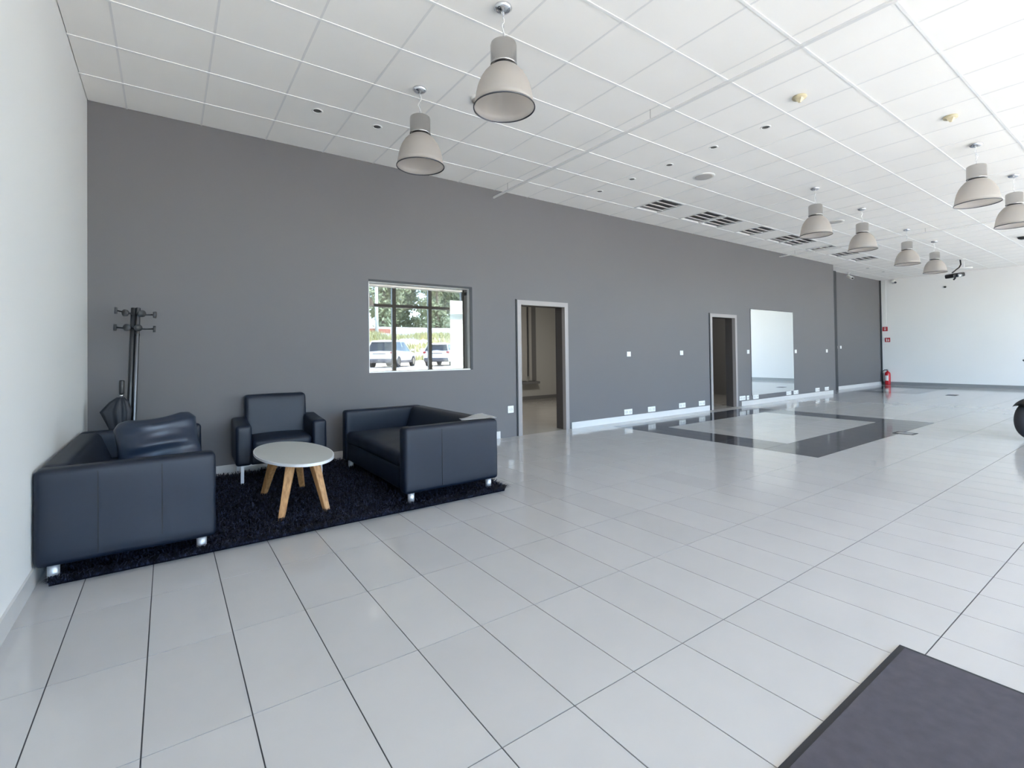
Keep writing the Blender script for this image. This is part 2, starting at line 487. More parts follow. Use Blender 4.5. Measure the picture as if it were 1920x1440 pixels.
# door frames (no leaf in view on the hall side)
def door_frame(name, x0, x1, zt, rec):
    r = struct(empty(name, ((x0+x1)/2, YW, 0)))
    w = 0.07; cx = (x0+x1)/2
    y0, y1 = -0.022, 0.21
    for a, b in ((x0, x0+w), (x1-w, x1)):
        bm = bmesh.new(); box(bm, a-cx, b-cx, y0, 0.05, 0, zt-w); box(bm, a-cx+(0.02 if a == x0 else 0), b-cx-(0.02 if a != x0 else 0), 0.05, y1, 0, zt-w, 1)
        obj('door_jamb', bm, [M['doorframe'], M['doordark']], r)
    bm = bmesh.new(); box(bm, x0-cx, x1-cx, y0, 0.05, zt-w, zt); box(bm, x0-cx, x1-cx, 0.05, y1, zt-w, zt-0.02, 1)
    obj('door_head', bm, [M['doorframe'], M['doordark']], r)
    bm = bmesh.new(); box(bm, x0-cx-0.018, x0-cx, -0.012, 0.0, 0, zt+.01)
    obj('shadow_gap', bm, M['darktrim'], r)
    return r
door_frame('door_1', D1[0]+.02, D1[1]-.02, D1[3], 0)
door_frame('door_2', D2[0]+.02, D2[1]-.02, D2[3], 0)

# office behind the window and the first doorway
OY = 10.2
struct(obj('wall_office_back', bm_box(-0.6, 9.0, OY, OY+0.15, 0, 3.0), M['office']))
struct(obj('wall_office_left', bm_box(-0.75, -0.6, YW+0.2, OY+.15, 0, 3.0), M['office']))
struct(obj('wall_office_right', bm_box(8.95, 9.08, YW+0.2, OY+.15, 0, 3.0), M['office']))
struct(obj('ceiling_office', bm_box(-0.75, 14.9, YW+0.2, OY+.15, 3.0, 3.1), M['office']))
struct(obj('floor_office', bm_box(-0.75, 14.9, YW+0.0, OY+.15, -0.12, -0.001), tile_mat('office_tile', (0.36, 0.34, 0.31), 0.0, 0.14)))
struct(obj('baseboard_office', bm_box(-0.6, 8.95, OY-0.012, OY, 0, 0.09), M['office_dark']))
# shuttered recess in the office's end wall, seen through the first doorway
sh = tag(empty('office_blind', (7.7, OY, 0)), 'pale hanging blind with dark edge seen through the nearer doorway', 'blind')
obj('blind_panel', bm_box(-0.75, -0.02, -0.05, -0.005, 0.50, 2.62), M['blind'], sh)
obj('blind_strip', bm_box(0.05, 0.13, -0.06, -0.005, 0.50, 2.62), M['blind'], sh)
obj('blind_recess', bm_box(0.13, 0.30, -0.03, -0.005, 0.50, 2.62), M['office_dark'], sh)
obj('blind_cord', tube([(0.0, -0.06, 2.6), (0.01, -0.06, 1.3), (0.0, -0.06, 0.62)], 0.012, 6), M['darktrim'], sh)
obj('sill', bm_box(-0.78, 0.32, -0.16, -0.005, 0.42, 0.48), M['office_dark'], sh)
# room behind the second doorway
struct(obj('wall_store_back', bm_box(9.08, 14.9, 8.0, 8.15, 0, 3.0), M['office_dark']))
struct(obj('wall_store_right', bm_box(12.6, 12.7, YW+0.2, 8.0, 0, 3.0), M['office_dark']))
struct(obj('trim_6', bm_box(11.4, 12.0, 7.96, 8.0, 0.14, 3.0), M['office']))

# unseen fill lights added to brighten the rooms behind doorways and window
def office_fill(x, y, e, lab_):
    r = tag(empty('ceiling_panel_lamp', (x, y, 3.0)), lab_, 'lamp')
    em = mat('lamp_diffuser', (0.9, 0.9, 0.88), 0.5)
    obj('diffuser', bm_box(-0.3, 0.3, -0.3, 0.3, -0.03, 0), em, r)
    l = bpy.data.lights.new('office_light', 'AREA'); l.size = 0.55; l.energy = e; l.color = (1, 0.97, 0.92)
    lo = bpy.data.objects.new('office_light', l); COL.objects.link(lo); lo.location = (0, 0, -0.035); lo.parent = r
for a_ in ((6.4, 7.6, 9, 'ceiling lamp panel in the office behind the nearer doorway'), (2.5, 8.0, 5, 'ceiling lamp panel in the office behind the window'), (10.6, 6.9, 4, 'ceiling lamp panel in the room behind the farther doorway')): office_fill(*a_)
# internal window: mirror-film pane in a dark edge, set back in a light reveal
w = struct(empty('window_1', ((WIN[0]+WIN[1])/2, YW, WIN[2])))
hw = (WIN[1]-WIN[0])/2; hh = WIN[3]-WIN[2]
bm = bmesh.new(); box(bm, -hw+.001, hw-.001, .100, .106, 0.012, hh-.012); obj('window_pane', bm, M['filmglass'], w)
bm = bmesh.new()
box(bm, -hw, hw, -0.006, 0.01, hh-0.018, hh+.008); box(bm, hw-0.032, hw+0.004, -0.006, 0.01, 0, hh)
obj('window_seal', bm, M['darktrim'], w)
bm = bmesh.new()
box(bm, -hw, hw, 0.01, 0.115, hh-0.02, hh); box(bm, -hw, hw, 0.0, 0.115, 0, 0.014); box(bm, hw-0.016, hw, 0.01, 0.115, 0, hh); box(bm, -hw, -hw+0.01, 0.01, 0.115, 0, hh)
obj('window_reveal', bm, M['white'], w)
obj('window_clip', rbox(hw-0.05, hw-0.035, 0.07, 0.09, hh-0.10, hh-0.055, .004, 2), M['darktrim'], w)

# glazed shop front behind the camera (seen in the mirror-film pane)
def bay(n, x0, x1):
    w = struct(empty('window_%d' % n, ((x0+x1)/2, FACE_Y, 0)))
    h = (x1-x0)/2
    bm = bmesh.new()
    box(bm, -h, -h+0.075, -0.06, 0.06, 0, GL_TOP+.26); box(bm, h-0.075, h, -0.06, 0.06, 0, GL_TOP+.26)
    box(bm, -h+.075, h-.075, -0.06, 0.06, 3.05, 3.16); box(bm, -h+.075, h-.075, -0.06, 0.06, GL_TOP-0.04, GL_TOP+.26)
    box(bm, -h+.075, h-.075, -0.06, 0.06, 0, 0.09)
    obj('window_frame', bm, M['frame'], w)
    obj('window_pane', bm_box(-h+.07, h-.07, -0.008, 0.0, 0.08, 3.06), M['clearglass'], w)
    obj('window_pane', bm_box(-h+.07, h-.07, -0.008, 0.0, 3.15, GL_TOP-.03), M['clearglass'], w)
n = 2
xs = [10.12-1.51*k for k in range(0, 8)][::-1]
xs[0] = max(xs[0], XL)
xs = [XL]+[x for x in xs if x > XL+.3]
for a, b in zip(xs, xs[1:]): bay(n, a, b); n += 1
struct(obj('wall_front_pier', bm_box(10.12, 10.95, FACE_Y-0.2, FACE_Y+0.25, 0, 4.35), M['wall_white']))
xs = [10.95+(XR-10.95)/6*k for k in range(7)]
for a, b in zip(xs, xs[1:]): bay(n, a, b); n += 1
struct(obj('wall_front', bm_box(XL-.2, XR+.2, FACE_Y-0.2, FACE_Y+0.1, GL_TOP+0.26, 4.5), M['wall_white']))
pn = obj('display_panel', bm_box(9.38, 10.22, FACE_Y+0.30, FACE_Y+0.315, 0.0, 3.42), M['frost'])
tag(pn, 'white translucent display panel mirrored at the right of the window glass', 'panel')

# ------------------------------------------------------------------ ceiling fittings
def pendant_proto():
    r = empty('pendant_lamp')
    tag(r, '', 'pendant lamp', 'bell-shaped pendant lamps over the hall')
    obj('canopy', lathe([(0, 0), (0.058, -0.001), (0.062, -0.012), (0.045, -0.028), (0.012, -0.038), (0, -0.038)], 24), M['chrome'], r, True)
    bm = bmesh.new()
    for k in range(10):   # chain links
        z = -0.038-0.021*(k+0.5)
        t = bmesh.ops.create_circle(bm, segments=8, radius=0.006)
        vs = t['verts']
        bmesh.ops.delete(bm, geom=vs, context='VERTS')
        pts = []
        for a in range(9):
            ang = 2*PI*a/8
            u, v = 0.0055*math.cos(ang), 0.014*math.sin(ang)
            pts.append((u if k % 2 else 0, 0 if k % 2 else u, z+v))
        tb = tube(pts, 0.0016, 5); me = bpy.data.meshes.new('t'); tb.to_mesh(me); tb.free(); bm.from_mesh(me); bpy.data.meshes.remove(me)
    obj('chain', bm, M['chrome'], r)
    cable = [(0.012*math.sin(k*0.9)+0.004*math.cos(k*2.1), 0.012*math.cos(k*1.3), -0.03-0.024*k) for k in range(10)]
    obj('cable', tube(cable, 0.0028, 6), M['white'], r, True)
    obj('socket_housing', lathe([(0, -0.252), (0.070, -0.252), (0.086, -0.262), (0.089, -0.275), (0.089, -0.400), (0.091, -0.402), (0.091, -0.414), (0.084, -0.416), (0, -0.414)], 32), M['steel'], r, True)
    obj('collar', lathe([(0.074, -0.412), (0.074, -0.432)], 32), M['blackplastic'], r, True)
    prof = [(0.085, -0.428), (0.108, -0.445), (0.135, -0.475), (0.160, -0.515), (0.178, -0.560), (0.190, -0.610), (0.197, -0.655), (0.205, -0.700)]
    inner = [(a-0.003, b) for a, b in prof][::-1]
    obj('shade', lathe(prof+inner, 48), M['shade'], r, True)
    rp = []
    obj('rim', lathe([(0.203, -0.698), (0.210, -0.700), (0.2105, -0.707), (0.204, -0.708), (0.203, -0.698)], 48), M['gun'], r, True)
    obj('bulb', lathe([(0, -0.415), (0.022, -0.42), (0.026, -0.47), (0.042, -0.53), (0.038, -0.57), (0, -0.592)], 20), M['white'], r, True)
    return r
P0 = pendant_proto()
pend = [((1.835, 3.95), 'large frosted bell pendant lamp hanging nearest the grey wall above the armchair'),
        ((1.87, 2.69), 'frosted bell pendant lamp at the top edge, its open rim nearest the camera'),
        ((7.65, 1.44), 'frosted bell pendant lamp at upper right, larger of the right-hand pair'),
        ((9.47, 1.41), 'frosted bell pendant lamp cut by the right edge of the photo'),
        ((7.71, 3.18), 'frosted bell pendant lamp in front of the ceiling louvres, leftmost of the row of four'),
        ((9.51, 3.21), 'frosted bell pendant lamp, second from the left in the row of four'),
        ((11.93, 3.28), 'frosted bell pendant lamp, third from the left in the row of four'),
        ((13.77, 3.30), 'farthest frosted bell pendant lamp, by the projector near the white end wall'),
        ((5.45, -4.15), 'frosted bell pendant lamp seen only mirrored in the window glass')]
for k, ((x, y), lab) in enumerate(pend):
    o = P0 if k == 0 else dup(P0)
    o.location = (x, y, H); o['label'] = lab
    o.rotation_euler = (0, 0, k*1.3); o.scale = (1, 1, 0.985)

# recessed louvres
def vent_proto():
    r = empty('ceiling_louvre'); tag(r, '', 'ceiling louvre', 'square recessed louvres in the ceiling row beside the grey wall')
    s = CP/2-0.012
    bm = bmesh.new()
    box(bm, -s, s, -s, s, 0.026, 0.03); obj('backing', bm, M['vent'], r)
    bm = bmesh.new(); e = 0.022
    box(bm, -s, s, -s, -s+e, -0.003, 0.026); box(bm, -s, s, s-e, s, -0.003, 0.026)
    box(bm, -s, -s+e, -s+e, s-e, -0.003, 0.026); box(bm, s-e, s, -s+e, s-e, -0.003, 0.026)
    obj('frame', bm, M['tbar'], r)
    for k in range(3):
        y = -s+e+(2*s-2*e)/4*(k+1)
        obj('slat', bm_box(-s+e, s-e, y-0.006, y+0.006, -0.002, 0.012), M['ventblade'], r)
    for k in range(4):
        y = -s+e+(2*s-2*e)/4*(k+0.5)
        bm = bmesh.new()
        vs = [bm.verts.new(p) for p in ((-s+e, y-0.05, 0.004), (s-e, y-0.05, 0.004), (s-e, y+0.02, 0.024), (-s+e, y+0.02, 0.024))]
        bm.faces.new(vs)
        bmesh.ops.solidify(bm, geom=bm.faces[:], thickness=0.0015)
        obj('reflector', bm, M['vent'], r)
    return r
V0 = vent_proto()
vlab = ['first dark ceiling louvre, nearest the camera and standing alone',
        'nearer half of the first double ceiling louvre', 'farther half of the first double ceiling louvre',
        'single dark ceiling louvre between the two double ones',
        'nearer half of the second double ceiling louvre', 'farther half of the second double ceiling louvre behind a pendant lamp',
        'ceiling louvre with four short slots just past the second double one', 'second-farthest ceiling louvre along the grey wall', 'farthest ceiling louvre along the grey wall']
for k, (i, j) in enumerate(vent_cells):
    o = V0 if k == 0 else dup(V0)
    o.location = (CX0+CP*(i+.5)+(-0.04 if k == 6 else 0), CY0-CP*(j+.5), H); o['label'] = vlab[k]
    if k == 6: o.scale = (0.55, 1, 1)
# recessed spotlights
def spot_proto():
    r = empty('recessed_spotlight'); tag(r, '', 'spotlight', 'small recessed ceiling spotlights')
    obj('ring', lathe([(0.036, 0.002), (0.036, -0.003), (0.046, -0.006), (0.052, -0.001), (0.052, 0.002)], 24), M['white'], r, True)
    obj('lens', lathe([(0, -0.0012), (0.0365, -0.0012), (0.0365, 0.0)], 20), M['vent'], r)
    return r
S0 = spot_proto()
spots = [((1.185, 4.86), 'small recessed spotlight in the ceiling, left of the nearest pendant lamp, farther of two'),
         ((1.775, 4.86), 'small recessed spotlight in the ceiling just left of the nearest pendant lamp'),
         ((5.172, 5.02), 'recessed spotlight nearest the grey wall in the crosswise row of five'),
         ((5.180, 4.42), 'recessed spotlight second from the grey wall in the crosswise row of five'),
         ((5.185, 3.82), 'middle recessed spotlight of the crosswise row of five'),
         ((5.173, 3.20), 'recessed spotlight fourth from the grey wall in the crosswise row of five'),
         ((5.172, 2.60), 'recessed spotlight farthest from the grey wall in the crosswise row of five'),
         ((16.63, 5.50), 'tiny recessed spotlight at the far ceiling corner, nearer of two'),
         ((17.85, 5.50), 'tiny recessed spotlight at the far ceiling corner, farther of two')]
for k, ((x, y), lab) in enumerate(spots):
    o = S0 if k == 0 else dup(S0)
    o.location = (x, y, H+.002); o['label'] = lab
# ceiling speakers
def spk_proto():
    r = empty('ceiling_speaker'); tag(r, '', 'speaker', 'round speakers flush in the ceiling')
    obj('grille', lathe([(0, -0.011), (0.10, -0.010), (0.122, -0.006), (0.122, 0)], 40), M['speaker'], r, True)
    obj('bezel', lathe([(0.122, -0.008), (0.134, -0.008), (0.140, -0.001), (0.140, 0.002)], 40), M['white'], r, True)
    return r
K0 = spk_proto()
for k, ((x, y), lab) in enumerate([((5.92, 3.81), 'round grey ceiling speaker beside the crosswise row of spotlights'),
        ((10.07, 3.82), 'round grey ceiling speaker between two pendant lamps')]):
    o = K0 if k == 0 else dup(K0)
    o.location = (x, y, H+.001); o['label'] = lab
# detectors
def det_proto():
    r = empty('smoke_detector'); tag(r, '', 'detector', 'cream ceiling detectors')
    obj('base', lathe([(0, 0), (0.058, 0), (0.062, -0.010), (0.056, -0.02), (0, -0.02)], 20), M['cream'], r, True)
    bm = bmesh.new()
    b4 = [bm.verts.new((0.044*math.cos(PI/4+k*PI/2), 0.044*math.sin(PI/4+k*PI/2), -0.019)) for k in range(4)]
    t4 = [bm.verts.new((0.013*math.cos(PI/4+k*PI/2), 0.013*math.sin(PI/4+k*PI/2), -0.055)) for k in range(4)]
    for k in range(4): bm.faces.new((b4[k], b4[(k+1) % 4], t4[(k+1) % 4], t4[k]))
    bm.faces.new(t4)
    obj('sensor', bm, M['cream'], r)
    return r
T0 = det_proto()
o = dup(K0, (2.37, 3.80, H), 'small round pale ceiling fitting half hidden behind the top-edge pendant lamp'); o.scale = (0.62, 0.62, 2.2)
T0.location = (6.52, 1.41, H); T0['label'] = 'cream smoke detector on the ceiling at upper right'
o = dup(T0, (4.81, 2.10, H), 'cream smoke detector at the top edge of the photo')
# small sensor at far right
o = empty('ceiling_sensor', (14.84, 2.1, H)); tag(o, 'small dark ceiling sensor at the right edge beyond the pendants', 'sensor')
obj('plate', bm_cyl((0, 0, 0), (0, 0, -0.015), 0.09), M['white'], o)
obj('lens', lathe([(0.085, -0.015), (0.07, -0.05), (0.03, -0.07), (0, -0.072)], 20), M['blackplastic'], o, True)
# hanging rails across the ceiling
def rail(x, y0, y1, z, label):
    r = tag(empty('ceiling_rail', (x, y0, z)), label, 'rail')
    bm = bmesh.new(); box(bm, -0.016, 0.016, 0, y1-y0, 0.0, 0.018); obj('track', bm, M['rail'], r)
    for k in range(5):
        y = 0.35+(y1-y0-0.7)*k/4
        obj('hanger', bm_cyl((0, y, 0.018), (0, y, H-z), 0.003, n=6), M['steel'], r)
    obj('end_cap', rbox(-0.013, 0.013, y1-y0-0.001, y1-y0+0.004, -0.003, 0.021, .002, 1), M['white'], r)
rail(3.84, -4.6, YW-0.005, 3.455, 'long thin rail under the ceiling running from the grey wall above window')
rail(12.12, -4.6, YW-0.005, 3.475, 'far thin rail under the ceiling ending above the wall mirror')

# CCTV and projector
c = tag(empty('security_camera', (17.08, 6.15, H)), 'small white security camera under the ceiling left of far corner', 'camera')
obj('bracket', bm_cyl((0, 0, 0), (0, 0, -0.10), 0.018, n=12), M['white'], c, True)
obj('plate', bm_cyl((0, 0, 0.0), (0, 0, -0.012), 0.05, n=16), M['white'], c)
obj('camera_body', bm_cyl((0.02, 0.03, -0.10), (-0.11, -0.14, -0.20), 0.045, n=16), M['white'], c, True)
obj('lens', bm_cyl((-0.105, -0.135, -0.197), (-0.115, -0.148, -0.204), 0.03, n=12), M['blackplastic'], c)
c = tag(empty('dome_camera', (XR, 5.93, 3.50)), 'small white camera high on the white end wall near its corner', 'camera')
obj('plate', bm_cyl((0, 0, 0), (-0.02, 0, 0), 0.07, n=20), M['white'], c)
obj('camera_body', bm_cyl((-0.02, 0, 0), (-0.20, -0.06, -0.05), 0.055, n=16), M['white'], c, True)
obj('lens', bm_cyl((-0.16, -0.10, -0.05), (-0.205, -0.125, -0.062), 0.032, n=12), M['blackplastic'], c)
c = tag(empty('projector', (17.2, 3.6, H)), 'black projector hanging from the ceiling on a curved dark arm', 'projector')
DR = Vector((-0.816, 0.579, 0))
obj('mount_plate', bm_cyl((0, 0, 0), (0, 0, -0.015), 0.09, n=16), M['white'], c)
pts = [(0, 0, 0), (0.01, -0.01, -0.14), tuple(DR*0.03+Vector((0, 0, -0.22))), tuple(DR*0.14+Vector((0, 0, -0.30))), tuple(DR*0.22+Vector((0, 0, -0.36)))]
obj('arm', tube(pts, 0.017, 8), M['blackmetal'], c, True)
b = obj('projector_body', rbox(-0.17, 0.17, -0.13, 0.13, -0.055, 0.055, 0.03, 3), M['blackplastic'], c, True)
b.location = tuple(DR*0.15+Vector((0, 0, -0.43))); b.rotation_euler = (0, 0.12, math.atan2(DR.y, DR.x))
b2 = obj('lens', bm_cyl((0, 0, 0), (-0.03, -0.05, -0.015), 0.045, n=20), M['chrome'], c, True)
b2.location = tuple(DR*0.19+Vector((-0.08, -0.12, -0.45)))
b3 = obj('hanging_knob', bm_cyl((0, 0, 0), (-0.05, 0.02, -0.05), 0.02, n=10), M['blackplastic'], c, True)
b3.location = tuple(DR*0.2+Vector((-0.02, -0.05, -0.50)))
c = tag(empty('projection_shelf', (17.75, 3.64, 3.40)), 'white oval plate hanging beside the black projector', 'plate')
obj('disc', lathe([(0, 0), (0.17, 0.0), (0.18, -0.015), (0.16, -0.03), (0, -0.035)], 32), M['white'], c, True)
obj('stem', bm_cyl((0, 0, 0), (0, 0, H-3.40), 0.012, n=10), M['white'], c)
c = tag(obj('wall_bolt', bm_cyl((XR, 4.58, 3.155), (XR-0.04, 4.58, 3.155), 0.03, n=12), M['blackplastic']), 'tiny dark bolt on the white end wall below the ceiling', 'bolt')

# ------------------------------------------------------------------ wall fittings
def plate_proto(name, gang, cat, group):
    r = empty(name); tag(r, '', cat, group)
    wd = 0.08*gang+0.005
    obj('plate', rbox(-wd/2, wd/2, -0.010, 0.0, -0.043, 0.043, 0.004, 2), M['white'], r)
    for k in range(gang):
        cx = (k-(gang-1)/2)*0.078
        if cat == 'switch': obj('rocker', rbox(cx-0.025, cx+0.025, -0.015, -0.009, -0.026, 0.026, 0.003, 1), M['white'], r)
        else:
            bm = lathe([(0.021, 0.0), (0.021, -0.003), (0.018, -0.003), (0.018, 0.0015), (0, 0.0015)], 16)
            bmesh.ops.rotate(bm, verts=bm.verts[:], cent=(0, 0, 0), matrix=Matrix.Rotation(-PI/2, 3, 'X'))
            o_ = obj('socket_well', bm, M['speaker'], r); o_.location = (cx, -0.0105, 0)
            bm = bmesh.new(); cyl(bm, (cx-0.009, -0.0125, 0), (cx-0.009, -0.0095, 0), 0.0028, n=8); cyl(bm, (cx+0.009, -0.0125, 0), (cx+0.009, -0.0095, 0), 0.0028, n=8)
            obj('contact', bm, M['blackplastic'], r)
    return r
SW = plate_proto('wall_switch', 1, 'switch', 'white switches along the grey wall')
sws = [((6.66, YW, 1.18), 'white light switch right of the nearer doorway, first of the long row'),
       ((8.18, YW, 1.188), 'white light switch midway between the two doorways, nearer the far one'),
       ((10.61, YW, 1.19), 'white light switch between the farther doorway and the mirror'),
       ((12.84, YW, 1.182), 'white light switch just right of the mirror'),
       ((14.61, YW, 1.182), 'white light switch left of the wall corner with the dark strip'),
       ((16.53, YF, 1.285), 'white switch close beside the dark vertical strip, left of a pair'),
       ((16.79, YF, 1.285), 'white switch on the set-back grey wall, right of a pair')]
for k, (p, lab) in enumerate(sws):
    o = SW if k == 0 else dup(SW)
    o.location = p; o['label'] = lab; o.scale = (1.12, 1, 1.0)
    if k == 5: o.scale = (0.7, 1, 1)
SO = plate_proto('wall_socket', 2, 'socket', 'white double sockets above the baseboard')
sos = [((6.62, YW, .162), 'white double socket above the baseboard below the first switch'),
       ((7.255, YW, .162), 'white double socket, second right of the nearer doorway'),
       ((8.17, YW, .166), 'white double socket below the switch midway between the doorways'),
       ((8.82, YW, .163), 'white double socket just left of the farther doorway'),
       ((10.34, YW, .17), 'white double socket just right of the farther doorway'),
       ((10.90, YW, .165), 'white double socket under the left bottom corner of mirror'),
       ((12.44, YW, .162), 'white double socket under the right bottom part of mirror'),
       ((12.81, YW, .162), 'white double socket just right of the mirror at floor level'),
       ((14.0, YW, .160), 'white double socket second from the wall corner'),
       ((14.56, YW, .160), 'white double socket nearest the wall corner')]
for k, (p, lab) in enumerate(sos):
    o = SO if k == 0 else dup(SO)
    o.location = p; o['label'] = lab; o.scale = (1.25 if k in (0, 1, 2, 3) else 1.45, 1, 1.1)
S1 = plate_proto('wall_socket', 1, 'socket', 'white single sockets on the grey wall')
S1.location = (4.09, YW, .40); S1['label'] = 'white single socket left of the nearer doorway, above right sofa'; S1.scale = (1.2, 1, 1.2)
o = dup(S1, (10.562, YW, .166), 'white single socket between two double ones left of the mirror'); o.scale = (1.1, 1, 1.1)

# wall mirror
m_ = tag(empty('wall_mirror', (11.72, YW, 0.206)), 'tall frameless wall mirror reflecting the white end wall', 'mirror')
mw, mh = 1.975, 1.945
obj('mirror_glass', bm_box(-mw/2, mw/2, -0.012, -0.006, 0, mh), M['mirror'], m_)
obj('backing', bm_box(-mw/2-0.004, mw/2+0.004, -0.006, 0, -0.004, mh+0.012), M['darktrim'], m_)
for sx in (-1, 1):
    for z in (0.03, mh-0.03): obj('clip', bm_box(sx*(mw/2)-0.01, sx*(mw/2)+0.01, -0.016, 0, z-0.01, z+0.01), M['steel'], m_)

# signs
def sign(loc, label, kind):
    s = tag(empty('fire_sign', loc), label, 'sign')
    obj('board', bm_box(-0.012, 0, -0.125, 0.125, -0.085, 0.085), M['redsign'], s)
    s.scale = (1, 0.58, 0.86)
    if kind == 0:
        bm = bmesh.new()
        box(bm, -0.014, -0.012, -0.045, 0.045, -0.045, 0.052); obj('pictogram', bm, M['paper'], s)
        bm = bmesh.new()
        box(bm, -0.0155, -0.0135, -0.026, 0.026, -0.012, 0.03); obj('pictogram', bm, M['redsign'], s)
    else:
        # extinguisher outline and flame
        bm = bmesh.new(); box(bm, -0.014, -0.012, 0.015, 0.065, -0.062, 0.030); box(bm, -0.014, -0.012, 0.028, 0.052, 0.030, 0.055); box(bm, -0.014, -0.012, 0.052, 0.085, 0.042, 0.055)
        obj('pictogram', bm, M['paper'], s)
        bm = bmesh.new()
        f = [(-0.075, -0.055), (-0.03, -0.055), (-0.018, -0.02), (-0.03, 0.015), (-0.035, 0.055), (-0.055, 0.02), (-0.07, 0.03), (-0.085, -0.02)]
        vs = [bm.verts.new((-0.0135, y, z)) for y, z in f]; bm.faces.new(vs)
        obj('pictogram', bm, M['paper'], s)
sign((XR, 6.185, 1.90), 'dark red square-pictogram fire sign, upper of two by the far corner', 0)
sign((XR, 6.05+.07, 1.525), 'red fire sign with extinguisher and flame, lower of two', 1)

# extinguisher
e = tag(empty('fire_extinguisher', (19.98, 6.10, 0)), 'red fire extinguisher standing on the floor in the far corner', 'fire extinguisher')
e.scale = (0.84, 0.84, 0.95)
obj('cylinder', lathe([(0, 0), (0.088, 0), (0.095, 0.02), (0.095, 0.38), (0.085, 0.43), (0.05, 0.465), (0.03, 0.475), (0.03, 0.50), (0, 0.50)], 28), M['red'], e, True)
bm = bmesh.new()
for k in range(9):
    a0 = PI*0.78+k*0.13; a1 = a0+0.13
    q = [bm.verts.new((0.0965*math.cos(a), 0.0965*math.sin(a), z)) for a, z in ((a0, 0.15), (a1, 0.15), (a1, 0.33), (a0, 0.33))]
    bm.faces.new(q)
obj('label_sticker', bm, M['paper'], e)
obj('valve', bm_cyl((0, 0, 0.50), (0, 0, 0.535), 0.022, n=12), M['steel'], e, True)
bm = bmesh.new(); box(bm, -0.12, 0.02, -0.012, 0.012, 0.535, 0.547); box(bm, -0.10, 0.02, -0.010, 0.010, 0.515, 0.522)
obj('lever', bm, M['blackmetal'], e)
obj('hose', tube([(-0.0, 0.02, 0.52), (-0.02, 0.09, 0.53), (-0.04, 0.15, 0.48), (-0.05, 0.175, 0.38), (-0.05, 0.17, 0.22), (-0.05, 0.16, 0.06)], 0.014, 8), M['rubber'], e, True)

# floor boxes
def floor_box(loc, rz, label, w, d):
    b = tag(empty('floor_box', loc, rz), label, 'floor box')
    bm = bmesh.new(); t = 0.028
    box(bm, -w, w, -d, -d+t, -0.002, 0.004); box(bm, -w, w, d-t, d, -0.002, 0.004); box(bm, -w, -w+t, -d+t, d-t, -0.002, 0.004); box(bm, w-t, w, -d+t, d-t, -0.002, 0.004)
    obj('frame', bm, M['darktrim'], b)
    obj('lid', bm_box(-w+t+.003, w-t-.003, -d+t+.003, d-t-.003, -0.002, 0.003), M['base_grey'] if w < .14 else M['blackplastic'], b)
floor_box((8.62, 2.44, 0), 0.0, 'dark-rimmed floor box beside the corner of the dark tile frame', 0.105, 0.12)
floor_box((16.5, 3.67, 0), 0.0, 'dark floor box far back before the white end wall', 0.15, 0.10)

# ------------------------------------------------------------------ rug
RX0, RX1, RY0, RY1 = -0.52, 2.43, 3.565, 5.62
rug = tag(empty('shag_rug', ((RX0+RX1)/2, (RY0+RY1)/2, 0)), 'large black long-pile shag rug under the seating group', 'rug')
rcx, rcy = (RX0+RX1)/2, (RY0+RY1)/2
obj('backing', bm_box(RX0-rcx, RX1-rcx, RY0-rcy, RY1-rcy, 0.001, 0.010), M['rug'], rug)
rs = np.random.default_rng(5)
N = 80000
edge = rs.random(N) < 0.14
px = rs.uniform(RX0, RX1, N); py = rs.uniform(RY0, RY1, N)
k = rs.random(N)
longb = edge & (rs.random(N) < .22)
py = np.where(edge & (k < .55), RY0+rs.uniform(0, .012, N), py)
px = np.where(edge & (k >= .55) & (k < .78), RX1-rs.uniform(0, .012, N), px)
py = np.where(edge & (k >= .78), RY1-rs.uniform(0, .012, N), py)
ang = rs.uniform(0, 2*PI, N) + 0
ln = rs.uniform(0.022, 0.055, N); wd = rs.uniform(0.0012, 0.0032, N)*1.3
ln = np.where(edge, ln*1.25, ln)
ang = np.where(longb, np.where(k < .55, -PI/2, np.where(k < .78, 0, PI/2))+rs.normal(0, .6, N), ang)
ln = np.where(longb, rs.uniform(.05, .105, N), ln)
dx, dy = np.cos(ang), np.sin(ang)
lean = np.where(longb, 1.0, rs.uniform(0.3, 1.0, N))
hx = np.stack([px, py, np.full(N, 0.008)], 1)
side = np.stack([-dy, dx, np.zeros(N)], 1)*wd[:, None]
mid = hx+np.stack([dx*ln*.35*lean, dy*ln*.35*lean, ln*.55], 1)
tip = hx+np.stack([dx*ln*lean, dy*ln*lean, ln*(0.85-.45*lean)], 1)
tip[:, 0] = np.clip(tip[:, 0], XL+0.014, None); mid[:, 0] = np.clip(mid[:, 0], XL+0.014, None)
V = np.empty((N, 5, 3)); V[:, 0] = hx-side; V[:, 1] = hx+side; V[:, 2] = mid-side*.9; V[:, 3] = mid+side*.9; V[:, 4] = tip
V[:, :, 0] -= rcx; V[:, :, 1] -= rcy
base = (np.arange(N)*5)[:, None]
tri = np.concatenate([base+np.array([[0, 1, 3]]), base+np.array([[0, 3, 2]]), base+np.array([[2, 3, 4]])], 1).reshape(-1, 3)
def np_mesh(name, verts, faces, m):
    me = bpy.data.meshes.new(name)
    nf = len(faces); k = faces.shape[1]
    me.vertices.add(len(verts)); me.vertices.foreach_set('co', verts.astype(np.float32).ravel())
    me.loops.add(nf*k); me.loops.foreach_set('vertex_index', faces.astype(np.int32).ravel())
    me.polygons.add(nf); me.polygons.foreach_set('loop_start', (np.arange(nf)*k).astype(np.int32))
    me.polygons.foreach_set('loop_total', np.full(nf, k, np.int32))
    me.update(calc_edges=True); me.validate()
    me.materials.append(m)
    return me
